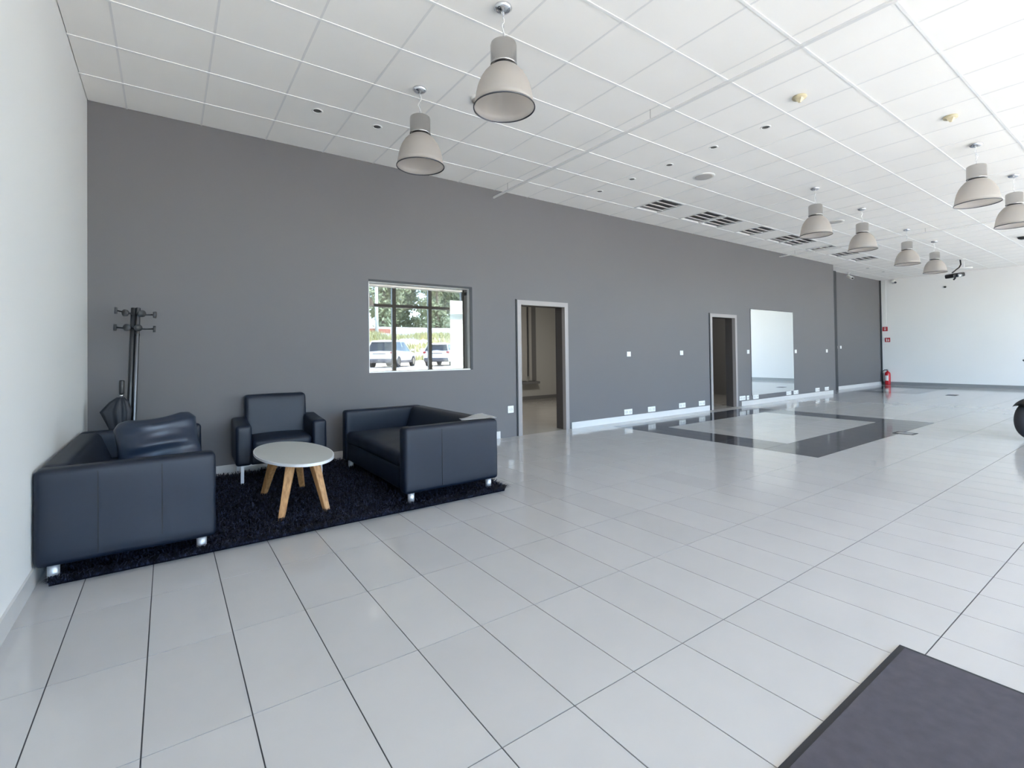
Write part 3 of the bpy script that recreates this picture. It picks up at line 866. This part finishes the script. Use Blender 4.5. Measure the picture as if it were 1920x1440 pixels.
o = link('pile', np_mesh('pile', V.reshape(-1, 3), tri, M['pile']), rug); o['kind'] = 'stuff'

# ------------------------------------------------------------------ soft furniture helpers
def soft(bm, amp=0.004, seed=0):
    r = random.Random(seed)
    from mathutils import noise
    for v in bm.verts:
        v.co += v.normal*noise.noise(v.co*5+Vector((seed, 0, 0)))*amp
def softbox(x0, x1, y0, y1, z0, z1, r=0.03, amp=0.004, seed=0, cuts=6, puff=0.0, puff_axis=2):
    """rounded, subdivided, slightly uneven upholstered block"""
    bm = bmesh.new()
    nx = max(2, int((x1-x0)/0.07)); ny = max(2, int((y1-y0)/0.07)); nz = max(2, int((z1-z0)/0.07))
    box(bm, x0, x1, y0, y1, z0, z1)
    bmesh.ops.bevel(bm, geom=bm.edges[:], offset=r, segments=4, profile=0.5, affect='EDGES', clamp_overlap=True)
    for ax, n, a, b in ((0, nx, x0, x1), (1, ny, y0, y1), (2, nz, z0, z1)):
        for k in range(1, n):
            c = [0, 0, 0]; c[ax] = a+(b-a)*k/n; nrm = [0, 0, 0]; nrm[ax] = 1
            bmesh.ops.bisect_plane(bm, geom=bm.verts[:]+bm.edges[:]+bm.faces[:], plane_co=c, plane_no=nrm)
    bm.normal_update()
    if puff:
        cx, cy, cz = (x0+x1)/2, (y0+y1)/2, (z0+z1)/2
        for v in bm.verts:
            u = [(v.co[i]-(cx, cy, cz)[i])/((x1-x0, y1-y0, z1-z0)[i]/2) for i in range(3)]
            i = puff_axis; o1, o2 = [q for q in range(3) if q != i]
            wgt = max(0, 1-u[o1]**2)*max(0, 1-u[o2]**2)
            if u[i] > 0: v.co[i] += puff*wgt*u[i]
    bm.normal_update()
    soft(bm, amp, seed)
    return bm

def sofa(loc, rz, label, W, D, Hs, seed, seams=((-0.17, 0.18), (-0.17, 0.18)), sw=0.0022):
    """local frame: width along X, seat opens towards -Y, back along +Y; origin at the floor under the centre"""
    s = tag(empty('sofa', loc, rz), label, 'sofa')
    w, d = W/2, D/2; arm = 0.125; zb = 0.10
    obj('base', softbox(-w+arm, w-arm, -d+0.015, d-0.17, zb+.01, 0.30, 0.025, 0.004, seed), M['leather'], s, True)
    obj('seat_cushion', softbox(-w+arm+.004, w-arm-.004, -d+0.008, d-0.17, 0.285, 0.41, 0.045, 0.006, seed+1, puff=0.035), M['leather'], s, True)
    for sx in (-1, 1):
        a = (-w, -w+arm) if sx < 0 else (w-arm, w)
        ar = obj('armrest', softbox(a[0], a[1], -d, d, zb, Hs, 0.032, 0.004, seed+3+sx), M['leather'], s, True)
        # stitched seams on the outer face
        xo = a[0] if sx < 0 else a[1]
        for fy in [D*q for q in seams[0 if sx < 0 else 1]]:
            obj('seam', bm_box(xo-0.0015, xo+0.0025, fy-sw, fy+sw, zb+0.03, Hs-0.035), M['seam'], ar)
    bm = softbox(-w+arm+.002, w-arm-.002, d-0.25, d, zb, Hs, 0.05, 0.0015, seed+6, puff=0.0)
    for v in bm.verts:      # front of the back slopes: thin at the top, deep at the seat
        v.co.y += 0.11*max(0, (v.co.z-0.30)/(Hs-0.30))*(d-v.co.y)/0.25
    obj('backrest', bm, M['leather'], s, True)
    for sx in (-1, 1):
        for sy in (-1, 1):
            obj('leg', lathe([(0, 0.002), (0.027, 0.002), (0.027, zb+.005), (0, zb+.005)], 20, sx*(w-0.06), sy*(d-0.075)), M['satin'], s, True)
    return s
# left sofa: back on the left wall, opens to +X; local -Y -> world +X : rz = +90deg
sofa((-0.168, 3.56+0.86, 0), PI/2, 'black leather sofa against the white left wall with one cushion on it', 1.72, 0.83, 0.622, 1)
# right sofa: opens to -X: rz = -90deg
sofa((1.975, 3.64+0.85, 0), -PI/2, 'black leather sofa on the right of the rug with paper on armrest', 1.70, 0.89, 0.63, 11, ((), (-0.13,)), 0.0012)

# cushion with draped folds standing in the left sofa
def cushion():
    bm = bmesh.new()
    n = 30
    W_, H_ = 0.47, 0.42
    grid = {}
    for side in (1, -1):
        for i in range(n+1):
            for j in range(n+1):
                u = -1+2*i/n; v = -1+2*j/n
                if side == -1 and (i in (0, n) or j in (0, n)):
                    grid[(side, i, j)] = grid[(1, i, j)]; continue
                th = max(0, (1-abs(u)**2.6))**0.55*max(0, (1-abs(v)**2.6))**0.55
                x = u*W_/2*(1-0.06*(1-abs(v)**2)*abs(u)); z = v*H_/2*(1-0.07*(1-abs(u)**2)*abs(v))
                if v > 0: z -= 0.035*(1-u*u)*v         # sagging top edge
                cr = max(0, abs(u)-.6)*max(0, abs(v)-.6)/.16
                x *= 1-.19*cr; z *= 1-.19*cr
                y = -side*0.112*th
                if side == 1:
                    y += 0.011*math.sin(v*9-1.9*u*u+0.6*u)*(1-abs(v)**3)*min(1, (1.05-abs(u))*2.2)
                    y += 0.005*math.sin(v*17+3*u*u+1)*(1-v*v)*(1-u*u)
                grid[(side, i, j)] = bm.verts.new((x, y, z))
    for side in (1, -1):
        for i in range(n):
            for j in range(n):
                q = [grid[(side, i, j)], grid[(side, i+1, j)], grid[(side, i+1, j+1)], grid[(side, i, j+1)]]
                if side == -1: q = q[::-1]
                try: bm.faces.new(q)
                except ValueError: pass
    bmesh.ops.recalc_face_normals(bm, faces=bm.faces[:])
    return bm
cu = obj('cushion', cushion(), M['leather_soft'], None, True)
cu.location = (-0.045, 4.02, 0.655); cu.rotation_euler = (math.radians(-20), math.radians(-6), math.radians(6))
tag(cu, 'black creased cushion leaning in the left sofa behind its near arm', 'cushion')

# folded paper on the right sofa
bm = bmesh.new()
A = [Vector((2.12, 3.82, 0)), Vector((2.44, 3.94, 0)), Vector((2.41, 3.645, 0)), Vector((2.08, 3.70, 0))]
n = 10; g = {}
for i in range(n+1):
    for j in range(n+1):
        u, v = i/n, j/n
        p = (A[3]*(1-u)+A[2]*u)*(1-v)+(A[0]*(1-u)+A[1]*u)*v
        # arm top to y=3.765, then the sheet spans over to the back cushion
        z = 0.640+0.006*math.sin(u*7)*math.sin(v*5)+0.010*v*u+0.010*max(0, u-.6)*v
        g[i, j] = bm.verts.new((p.x, p.y, z))
for i in range(n):
    for j in range(n): bm.faces.new((g[i, j], g[i+1, j], g[i+1, j+1], g[i, j+1]))
bmesh.ops.solidify(bm, geom=bm.faces[:], thickness=0.002)
tag(obj('paper_sheet', bm, M['paper'], None, True), 'crumpled white paper lying on the right sofa near arm corner', 'paper')

# armchair
def armchair():
    c = tag(empty('armchair', (0.93, 5.43, 0), math.radians(-2)), 'black leather armchair with thin steel legs against the grey wall', 'armchair')
    w = 0.405; arm = 0.135; yf, yb = -0.27, 0.30
    for sx in (-1, 1):
        a = (-w, -w+arm) if sx < 0 else (w-arm, w)
        bm = softbox(a[0], a[1], yf, yb, 0.19, 0.565, 0.028, 0.003, 20+sx)
        for v in bm.verts:      # arm top rises slightly to the back
            if v.co.z > 0.4: v.co.z += 0.03*(v.co.y-yf)/(yb-yf)
        obj('armrest', bm, M['leather'], c, True)
    obj('seat_base', softbox(-w+arm-.01, w-arm+.01, yf+0.01, yb-.02, 0.19, 0.33, 0.02, 0.003, 24), M['leather'], c, True)
    obj('seat_cushion', softbox(-w+arm+.002, w-arm-.002, yf-0.005, yb-.12, 0.315, 0.425, 0.04, 0.004, 25, puff=0.025), M['leather'], c, True)
    bm = softbox(-0.295, 0.295, 0.16, 0.30, 0.30, 0.82, 0.04, 0.004, 26)
    for v in bm.verts: v.co.y += (v.co.z-0.42)*0.14
    obj('backrest', bm, M['leather'], c, True)
    for sx in (-1, 1):
        # flat steel strip legs: a front upright with a foot of a rail running back under the seat
        for y in (yf+0.03, yb-0.02):
            x = sx*(w-0.055)
            bm = bmesh.new()
            box(bm, x-0.014, x+0.014, y-0.006, y+0.006, 0.012, 0.195)
            x2 = x-sx*0.11
            box(bm, min(x, x2), max(x, x2), y-0.006, y+0.006, 0.183, 0.195)
            obj('leg', bm, M['satin'], c)
    return c
armchair()

# coffee table: oval white-edged top on four splayed oak legs
TCX, TCY, TH = 0.852, 4.375, 0.42
ta, tb_, tr = 0.277, 0.59, 0.055
t = tag(empty('coffee_table', (TCX, TCY, 0), tr), 'oval coffee table with grey top, white edge and splayed oak legs', 'table')
def oval(z0, z1, a, b, m, name, bev=0.0):
    bm = bmesh.new(); n = 72
    bot = [bm.verts.new((a*math.cos(2*PI*k/n), b*math.sin(2*PI*k/n), z0)) for k in range(n)]
    top = [bm.verts.new((a*math.cos(2*PI*k/n), b*math.sin(2*PI*k/n), z1)) for k in range(n)]
    for k in range(n): bm.faces.new((bot[k], bot[(k+1) % n], top[(k+1) % n], top[k]))
    bm.faces.new(top); bm.faces.new(bot[::-1])
    if bev: bmesh.ops.bevel(bm, geom=[e for e in bm.edges if abs(e.verts[0].co.z-e.verts[1].co.z) < 1e-6], offset=bev, segments=2, affect='EDGES')
    return obj(name, bm, m, t)
oval(TH-0.020, TH-0.001, ta, tb_, M['tableedge'], 'edge', 0.004)
oval(TH-0.004, TH+0.0006, ta-0.008, tb_-0.012, M['tabletop'], 'tabletop')
obj('underframe', bm_box(-0.14, 0.14, -0.32, 0.32, TH-0.045, TH-0.02), M['oak'], t)
rotm = Matrix.Rotation(-tr, 3, 'Z')
def legmesh(bx, by, tx, ty):
    b0 = rotm @ Vector((bx-TCX, by-TCY, 0.012)); t0 = rotm @ Vector((tx-TCX, ty-TCY, TH-0.022))
    ax = (t0-b0).normalized(); h = Vector((b0.x, b0.y, 0)).normalized(); s = Vector((-h.y, h.x, 0))
    bm = bmesh.new(); R_ = []
    for p, ww, dd in ((b0, 0.021, 0.021), (b0.lerp(t0, .5), 0.026, 0.028), (t0, 0.033, 0.036)):
        R_.append([bm.verts.new(p+s*sx*ww+h*sy*dd) for sx, sy in ((-1, -1), (1, -1), (1, 1), (-1, 1))])
    for a, b in zip(R_, R_[1:]):
        for k in range(4): bm.faces.new((a[k], a[(k+1) % 4], b[(k+1) % 4], b[k]))
    bm.faces.new(R_[0][::-1]); bm.faces.new(R_[-1])
    bmesh.ops.recalc_face_normals(bm, faces=bm.faces[:])
    bmesh.ops.bevel(bm, geom=bm.edges[:], offset=0.004, segments=1, affect='EDGES')
    return bm
for bx, by, tx, ty in ((0.680, 4.72, 0.745, 4.50), (0.678, 3.91, 0.772, 4.03), (1.005, 3.92, 0.940, 4.06), (1.005, 4.76, 0.915, 4.53)):
    obj('leg', legmesh(bx, by, tx, ty), M['oak'], t)

# coat stand, leaning slightly
cs = tag(empty('coat_stand', (-0.288, 5.56, 0.012)), 'black metal coat stand with round hooks behind the left sofa', 'coat stand')
cs.rotation_euler = (0, math.radians(2.0), 0)
obj('base', lathe([(0, 0), (0.16, 0), (0.165, 0.008), (0.15, 0.02), (0.03, 0.028), (0, 0.028)], 32), M['blackmetal'], cs, True)
obj('pole', lathe([(0.020, 0.02), (0.020, 1.655), (0.017, 1.66), (0, 1.66)], 20, -0.017, 0.0), M['blackmetal'], cs, True)
obj('pole', lathe([(0.017, 0.02), (0.017, 1.658), (0.014, 1.663), (0, 1.663)], 20, 0.018, -0.006), M['gun'], cs, True)
obj('joint_ring', lathe([(0.0195, 1.405), (0.0195, 1.425)], 20, 0.018, -0.006), M['blackmetal'], cs, True)
for z, angs in ((1.605, (185, 220, -8, -60)), (1.475, (180, 235, 2, -75))):
    for k, a in enumerate(angs):
        a = math.radians(a); L_ = 0.135 if k in (0, 2) else 0.085
        dz = 0.02 if z > 1.55 and k in (0,) else 0
        d = Vector((math.cos(a), math.sin(a), 0))
        p0 = Vector((0, 0, z)); p1 = d*L_+Vector((0, 0, z+dz))
        hk = obj('hook', tube([p0, p0.lerp(p1, .5)+Vector((0, 0, -0.004)), p1], 0.0065, 8), M['blackmetal'], cs, True)
        obj('knob', bm_cyl(p1-d*0.004, p1+d*0.016, 0.029, 0.031, n=20), M['hookgrey'], hk, True)

# umbrella standing by the stand
um = tag(empty('umbrella', (-0.345, 5.50, 0.012)), 'folded black umbrella leaning beside the coat stand', 'umbrella')
um.rotation_euler = (0, math.radians(1.0), 0)
obj('shaft', bm_cyl((0, 0, 0.0), (0, 0, 0.90), 0.006, n=10), M['chrome'], um, True)
obj('handle', lathe([(0, 0.885), (0.017, 0.885), (0.019, 0.90), (0.020, 1.0), (0.016, 1.01), (0, 1.01)], 16), M['blackplastic'], um, True)
obj('button', lathe([(0, 0.862), (0.012, 0.866), (0.014, 0.874), (0.012, 0.884), (0, 0.886)], 14), M['chrome'], um, True)
bm = bmesh.new(); n = 32; rings = []
for q, (z, r) in enumerate([(0.03, 0.008), (0.15, 0.022), (0.4, 0.045), (0.6, 0.06), (0.74, 0.066), (0.82, 0.045), (0.86, 0.018)]):
    ring = []
    for k in range(n):
        a = 2*PI*k/n
        rr = r*(1+0.22*math.sin(8*a+z*6))
        flap = max(0, math.cos(a-math.radians(200)))**6*max(0, 1-abs(z-0.72)/0.17)*0.085
        ring.append(bm.verts.new(((rr+flap)*math.cos(a), (rr+flap*0.7)*math.sin(a), z)))
    rings.append(ring)
for a, b in zip(rings, rings[1:]):
    for k in range(n): bm.faces.new((a[k], a[(k+1) % n], b[(k+1) % n], b[k]))
bm.faces.new(rings[0][::-1]); bm.faces.new(rings[-1])
obj('canopy', bm, mat('umbrella_fabric', (0.022, 0.025, 0.034), 0.6), um, True)

# ------------------------------------------------------------------ door mat and scooter at the edges
dm = tag(empty('door_mat', (1.62, 0.31, 0)), 'dark grey doormat on the tiles at the bottom right edge', 'mat')
obj('carpet', bm_box(-0.79, 0.79, -0.39, 0.39, 0.0, 0.010), M['mat'], dm)
bm = bmesh.new()
for x0, x1, y0, y1 in ((-0.81, 0.81, 0.385, 0.412), (-0.81, 0.81, -0.412, -0.385), (0.785, 0.81, -0.385, 0.385), (-0.81, -0.785, -0.385, 0.385)):
    box(bm, x0, x1, y0, y1, 0.0, 0.006)
obj('rubber_border', bm, M['rubber'], dm)

def scooter():
    # local: X = towards the rear of the vehicle, Y = left-right, wheel at origin
    s = tag(empty('motor_scooter', (9.19, 1.24, 0)), 'black motor scooter cut off by the right edge, only front wheel showing', 'scooter')
    s.rotation_euler = (0, 0, math.atan2(-0.579, 0.816)+0.15)
    def tyre(cx, R_, wdt, name='tyre'):
        bm = bmesh.new(); n = 48; prof = []
        ri = R_*0.50
        for k in range(13):
            a = PI*k/12
            prof.append((-math.cos(a)*wdt/2, ri+(R_-ri)*math.sin(a)**0.55))
        rings = []
        for k in range(n):
            a = 2*PI*k/n
            rings.append([bm.verts.new((cx+r*math.cos(a), y, R_+r*math.sin(a))) for y, r in prof])
        for k in range(n):
            A_, B_ = rings[k], rings[(k+1) % n]
            for q in range(12): bm.faces.new((A_[q], A_[q+1], B_[q+1], B_[q]))
        bmesh.ops.recalc_face_normals(bm, faces=bm.faces[:])
        return obj(name, bm, M['rubber'], s, True)
    def rim(cx, R_, wdt):
        bm = bmesh.new()
        ri = R_*0.5
        for y0 in (-wdt*0.28, wdt*0.28):
            cyl(bm, (cx, y0-0.006, R_), (cx, y0+0.006, R_), 0.035, n=20)
        cyl(bm, (cx, -wdt*.3, R_), (cx, wdt*.3, R_), 0.022, n=16)
        for k in range(5):
            a = 2*PI*k/5+0.3
            p0 = Vector((cx+0.03*math.cos(a), -wdt*.2, R_+0.03*math.sin(a))); p1 = Vector((cx+ri*math.cos(a), -wdt*.26, R_+ri*math.sin(a)))
            cyl(bm, p0, p1, 0.014, 0.011, n=8)
        o = obj('rim', bm, M['chrome'], s, True)
        bm = bmesh.new()
        v = cyl(bm, (cx, -wdt*0.30, R_), (cx, wdt*0.30, R_), ri*1.02, n=40, cap=False)
        bmesh.ops.solidify(bm, geom=bm.faces[:], thickness=0.006)
        obj('rim_band', bm, M['chrome'], o, True)
        bm = bmesh.new(); cyl(bm, (cx, -0.004, R_), (cx, 0.004, R_), ri, n=40)
        obj('rim_disc', bm, M['blackmetal'], o)
    R_ = 0.262
    tyre(0, R_, 0.17); rim(0, R_, 0.17)
    tyre(1.25, R_, 0.17); rim(1.25, R_, 0.17)
    # mudguard
    bm = bmesh.new(); rows = []
    for k in range(15):
        a = math.radians(25+k*8.2)
        row = []
        for q in range(7):
            y = (q-3)/3*0.10; r = 0.295-0.035*abs((q-3)/3)**2
            row.append(bm.verts.new((r*math.cos(a), y, R_+r*math.sin(a))))
        rows.append(row)
    for a, b in zip(rows, rows[1:]):
        for q in range(6): bm.faces.new((a[q], a[q+1], b[q+1], b[q]))
    bmesh.ops.solidify(bm, geom=bm.faces[:], thickness=0.005)
    obj('mudguard', bm, M['blackplastic'], s, True)
    for sy in (-1, 1):
        obj('fork', tube([(0, sy*0.105, R_), (0.06, sy*0.105, 0.5), (0.16, sy*0.06, 0.75)], 0.018, 10), M['blackmetal'], s, True)
    obj('steering_column', tube([(0.16, 0, 0.72), (0.26, 0, 1.0)], 0.03, 10), M['blackmetal'], s, True)
    obj('front_shield', softbox(0.16, 0.30, -0.17, 0.17, 0.42, 0.95, 0.05, 0.004, 41), M['blackplastic'], s, True)
    obj('handlebar', tube([(0.33, -0.33, 1.03), (0.28, -0.18, 1.06), (0.26, 0, 1.02), (0.28, 0.18, 1.06), (0.33, 0.33, 1.03)], 0.014, 8), M['blackmetal'], s, True)
    obj('headlamp', lathe([(0, 0), (0.05, 0.01), (0.07, 0.05), (0.05, 0.09), (0, 0.10)], 20, 0.17, 0).copy() if False else lathe([(0, 0.93), (0.05, 0.94), (0.07, 0.98), (0.05, 1.02), (0, 1.03)], 20, 0.17, 0), M['chrome'], s, True)
    obj('footboard', softbox(0.28, 0.82, -0.15, 0.15, 0.20, 0.28, 0.02, 0.002, 42), M['blackplastic'], s, True)
    obj('rear_body', softbox(0.78, 1.50, -0.16, 0.16, 0.30, 0.68, 0.07, 0.004, 43), M['blackplastic'], s, True)
    obj('seat', softbox(0.74, 1.45, -0.14, 0.14, 0.67, 0.78, 0.04, 0.004, 44, puff=0.02), M['leather'], s, True)
    obj('swing_arm', bm_box(0.9, 1.27, 0.10, 0.13, 0.22, 0.30), M['blackmetal'], s)
    obj('centre_stand', tube([(0.75, -0.14, 0.005), (0.72, -0.10, 0.22), (0.72, 0.10, 0.22), (0.75, 0.14, 0.005)], 0.012, 8), M['blackmetal'], s, True)
scooter()

# ------------------------------------------------------------------ outside (seen mirrored in the window pane, and lighting the hall)
bm = bmesh.new()
prof = [(-6.2, -0.06), (-9, -0.03), (-12, 0.25), (-14.5, 0.48), (-22, 0.52), (-23.5, 0.55)]
def strip(prof, x0, x1, nx=24, nz=0.0):
    bm = bmesh.new(); rows = []
    from mathutils import noise
    for y, z in prof:
        rows.append([bm.verts.new((x0+(x1-x0)*k/nx, y, z+nz*noise.noise(Vector((x0+(x1-x0)*k/nx, y, 0))*0.6))) for k in range(nx+1)])
    for a, b in zip(rows, rows[1:]):
        for k in range(nx): bm.faces.new((a[k], a[k+1], b[k+1], b[k]))
    bmesh.ops.recalc_face_normals(bm, faces=bm.faces[:])
    for f in bm.faces:
        if f.normal.z < 0: f.normal_flip()
    return bm
struct(obj('floor_outside', strip(prof, -40, 70), M['asphalt']))
struct(obj('floor_gravel', strip([(-23.5, 0.55), (-25.5, 0.75)], -40, 70), M['gravel']))
bank = obj('earth_bank', strip([(-25.5, 0.75), (-28, 1.45), (-32, 2.7), (-35, 3.4), (-36, 3.45)], -40, 70, 120, 0.25), M['gravel'])
struct(bank)
struct(obj('floor_road', strip([(-36, 3.45), (-90, 4)], -40, 70), M['concrete']))
# grass tufts on the bank
rg = np.random.default_rng(9)
N = 26000
gx = rg.uniform(5, 34, N); t_ = rg.random(N)
gy = -25.6-t_*9.8
gz = np.interp(-gy, [25.5, 28, 32, 35, 36], [.75, 1.45, 2.7, 3.4, 3.45])
pat = (np.sin(gx*0.9)+np.sin(gy*1.7+gx*0.4)+rg.normal(0, .5, N)) > -0.3
gx, gy, gz = gx[pat], gy[pat], gz[pat]; N = len(gx)
a = rg.uniform(0, 2*PI, N); hgt = rg.uniform(.12, .45, N); ww = rg.uniform(.03, .08, N)
V = np.empty((N, 3, 3))
V[:, 0] = np.stack([gx-np.cos(a)*ww, gy-np.sin(a)*ww, gz-.05], 1); V[:, 1] = np.stack([gx+np.cos(a)*ww, gy+np.sin(a)*ww, gz-.05], 1)
V[:, 2] = np.stack([gx+rg.normal(0, .12, N), gy+rg.normal(0, .12, N), gz+hgt], 1)
o = link('bank_grass', np_mesh('bank_grass', V.reshape(-1, 3), np.arange(N*3).reshape(-1, 3), M['grass'])); o['kind'] = 'stuff'
tag(o, 'dry yellow-green grass on the bank mirrored behind the cars', 'grass')

def tree(x, y, z, h, r, m, label, seed, group='olive-green trees mirrored in the window'):
    g_ = np.random.default_rng(seed)
    t = tag(empty('tree', (x, y, z)), label, 'tree', group)
    obj('trunk', tube([(0, 0, -0.3), (0.1, 0, h*.35), (0, 0.1, h*.6)], 0.2, 8, rs=[.28, .2, .1]), M['bark'], t, True)
    NB = 26; cen = g_.uniform(-1, 1, (NB, 3))*np.array([r*.62, r*.55, h*.42])+np.array([0, 0, h*.5])
    N = 9000
    c = cen[g_.integers(0, NB, N)]
    d = g_.normal(0, 1, (N, 3)); d /= np.linalg.norm(d, axis=1)[:, None]
    p = c+d*(g_.random(N)**.5*r*.42)[:, None]
    p[:, 2] = np.maximum(p[:, 2], 0.2)
    a1 = g_.normal(0, 1, (N, 3)); a1 /= np.linalg.norm(a1, axis=1)[:, None]
    b1 = np.cross(a1, g_.normal(0, 1, (N, 3))); b1 /= np.linalg.norm(b1, axis=1)[:, None]
    s = g_.uniform(.12, .28, N)[:, None]
    V = np.empty((N, 4, 3)); V[:, 0] = p-a1*s; V[:, 1] = p-b1*s*.5; V[:, 2] = p+a1*s; V[:, 3] = p+b1*s*.5
    o = link('foliage', np_mesh('foliage', V.reshape(-1, 3), np.arange(N*4).reshape(-1, 4), m), t); o['kind'] = 'stuff'
TL = ['broad olive-green tree beyond the road, mirrored at left of the window glass',
      'darker green tree beyond the road, second from left in the mirrored view',
      'olive-green tree beyond the road, mirrored behind the first mullion',
      'darker green tree beyond the road in the middle of the mirrored view',
      'olive-green tree beyond the road, mirrored left of the right mullion',
      'darker green tree beyond the road, mirrored behind the right mullion',
      'olive-green tree beyond the road, mirrored behind the white panel',
      'darker green tree at the right end of the mirrored tree row']
for k, lab in enumerate(TL):
    tree(13.2+k*3.3, -41.0-(k % 2)*4.2, 3.5, 9.0+(k*37 % 5)*0.5+(k % 2)*1.2, 2.9, M['leaf'] if k % 2 == 0 else M['leaf_dark'], lab, 50+k)
wl = obj('boundary_wall', bm_box(2, 50, -36.6, -36.4, 3.4, 4.15), M['carwhite']); tag(wl, 'low white boundary wall on the bank, mirrored below the trees', 'wall')
# lamp post
lp = tag(empty('street_lamp', (17.0, -35.3, 3.4)), 'pale street lamp post on the bank mirrored at left of the window glass', 'lamp post')
obj('pole', bm_cyl((0, 0, 0), (0, 0, 7.2), 0.17, 0.14, n=12), M['concrete'], lp, True)
obj('arm', tube([(0, 0, 7.1), (0.4, 0.2, 7.5), (1.3, 0.7, 7.6)], 0.06, 8), M['concrete'], lp, True)
obj('lamp_head', rbox(1.0, 1.7, 0.55, 0.85, 7.52, 7.66, 0.04, 2), M['concrete'], lp)
o = tag(obj('terracotta_wall', bm_box(16.2, 18.6, -35.9, -35.7, 3.40, 3.92), M['brick']), 'low terracotta wall mirrored behind the street lamp', 'wall')

def car(loc, heading, label, suv=True):
    c = tag(empty('car', loc, heading), label, 'car', 'white parked cars mirrored in the window')
    # X forward, stations: (x, half width, z bottom, z shoulder)
    L2 = 2.15 if suv else 2.2; Hs_ = 1.62 if suv else 1.46
    st = [(-L2, .74, .42, .86), (-L2+.08, .86, .30, .98), (-L2+.5, .90, .26, 1.02), (-.6, .90, .24, .99), (.7, .90, .24, .97), (1.15, .89, .26, .95), (L2-.45, .86, .28, .84), (L2-.08, .78, .32, .70), (L2, .66, .40, .60)]
    def loft(st, name, m, zmid=.55):
        bm = bmesh.new(); rings = []
        for x, w_, z0, z1 in st:
            rings.append([bm.verts.new((x, y, z)) for y, z in ((-w_*.93, z0), (-w_, z0+(z1-z0)*.35), (-w_*.985, z1-(z1-z0)*.18), (-w_*.88, z1), (0, z1+.03), (w_*.88, z1), (w_*.985, z1-(z1-z0)*.18), (w_, z0+(z1-z0)*.35), (w_*.93, z0))])
        for a, b in zip(rings, rings[1:]):
            n = len(a)
            for k in range(n): bm.faces.new((a[k], a[(k+1) % n], b[(k+1) % n], b[k]))
        bm.faces.new(rings[0][::-1]); bm.faces.new(rings[-1])
        bmesh.ops.recalc_face_normals(bm, faces=bm.faces[:])
        return obj(name, bm, m, c, True)
    loft(st, 'body', M['carwhite'])
    # greenhouse: windows then roof
    zr = Hs_
    gh0 = [(-L2+.06, .76), (-L2+.55, .80), (.35, .80), (1.10, .74)]
    gh1 = [(-L2+.32, .60), (-L2+.62, .64), (.15, .64), (.42, .58)]
    bm = bmesh.new()
    lo = [bm.verts.new((x, -w_, .97)) for x, w_ in gh0]+[bm.verts.new((x, w_, .97)) for x, w_ in gh0[::-1]]
    hi = [bm.verts.new((x, -w_, zr-.07)) for x, w_ in gh1]+[bm.verts.new((x, w_, zr-.07)) for x, w_ in gh1[::-1]]
    n = len(lo)
    for k in range(n): bm.faces.new((lo[k], lo[(k+1) % n], hi[(k+1) % n], hi[k]))
    bm.faces.new(hi); bm.faces.new(lo[::-1])
    bmesh.ops.recalc_face_normals(bm, faces=bm.faces[:])
    gl = obj('windows', bm, M['carglass'], c)
    loft([(-L2+.20, .58, zr-.10, zr-.05), (-L2+.5, .66, zr-.10, zr), (-.4, .66, zr-.10, zr+.02), (.3, .62, zr-.10, zr-.02), (.5, .52, zr-.12, zr-.09)], 'roof', M['carwhite'])
    for sy in (-1, 1):
        for xa, xb in ((-L2+.10, -L2+.36), (-L2+.62, -L2+.64), (-.35, -.33), (1.08, .44)):
            bm = bmesh.new(); q = .045 if xa != -L2+.10 else .11
            p0, p1 = Vector((xa, sy*.80, .95)), Vector((xb, sy*.645, zr-.06))
            vs = [bm.verts.new(v) for v in (p0+Vector((-q, 0, 0)), p0+Vector((q, 0, 0)), p1+Vector((q, 0, 0)), p1+Vector((-q, 0, 0)))]
            bm.faces.new(vs); bmesh.ops.solidify(bm, geom=bm.faces[:], thickness=-0.03)
            obj('pillar', bm, M['carwhite'], c)
        obj('mirror', rbox(.75, .95, sy*1.0-.09, sy*1.0+.09, .98, 1.12, .04, 2), M['carwhite'], c, True)
        obj('tail_lamp', rbox(-L2-.005, -L2+.14, sy*.76-.10, sy*.76+.10, .80, .94, .02, 1), M['lamp_red'], c)
        for x in (-1.32, 1.32):
            bm = bmesh.new(); cyl(bm, (x, sy*.70, .33), (x, sy*.905, .33), .335, n=28)
            wh = obj('wheel', bm, M['rubber'], c)
            bm = bmesh.new(); cyl(bm, (x, sy*.90, .33), (x, sy*.915, .33), .21, n=20)
            obj('hub_cap', bm, M['steel'], wh)
    obj('rear_bumper', rbox(-L2-.05, -L2+.25, -.80, .80, .26, .52, .06, 2), M['carplastic'], c, True)
    for sy in (-1, 1): obj('sill', bm_box(-1.0, 1.0, sy*.905-.01, sy*.905+.01, .24, .40), M['carplastic'], c)
    obj('number_plate', bm_box(-L2-.035, -L2-.005, -.27, .27, .66, .77), M['white'], c)
    obj('plate_recess', bm_box(-L2-.012, -L2+.02, -.42, .42, .79, .83), M['carplastic'], c)
hd = math.radians(-47)
car((11.75, -17.85, 0.50), hd, 'white sport utility car seen from behind, mirrored at left of the window glass', True)
car((15.5, -17.9, 0.50), hd, 'white hatchback seen from behind, mirrored right of the other parked car', False)
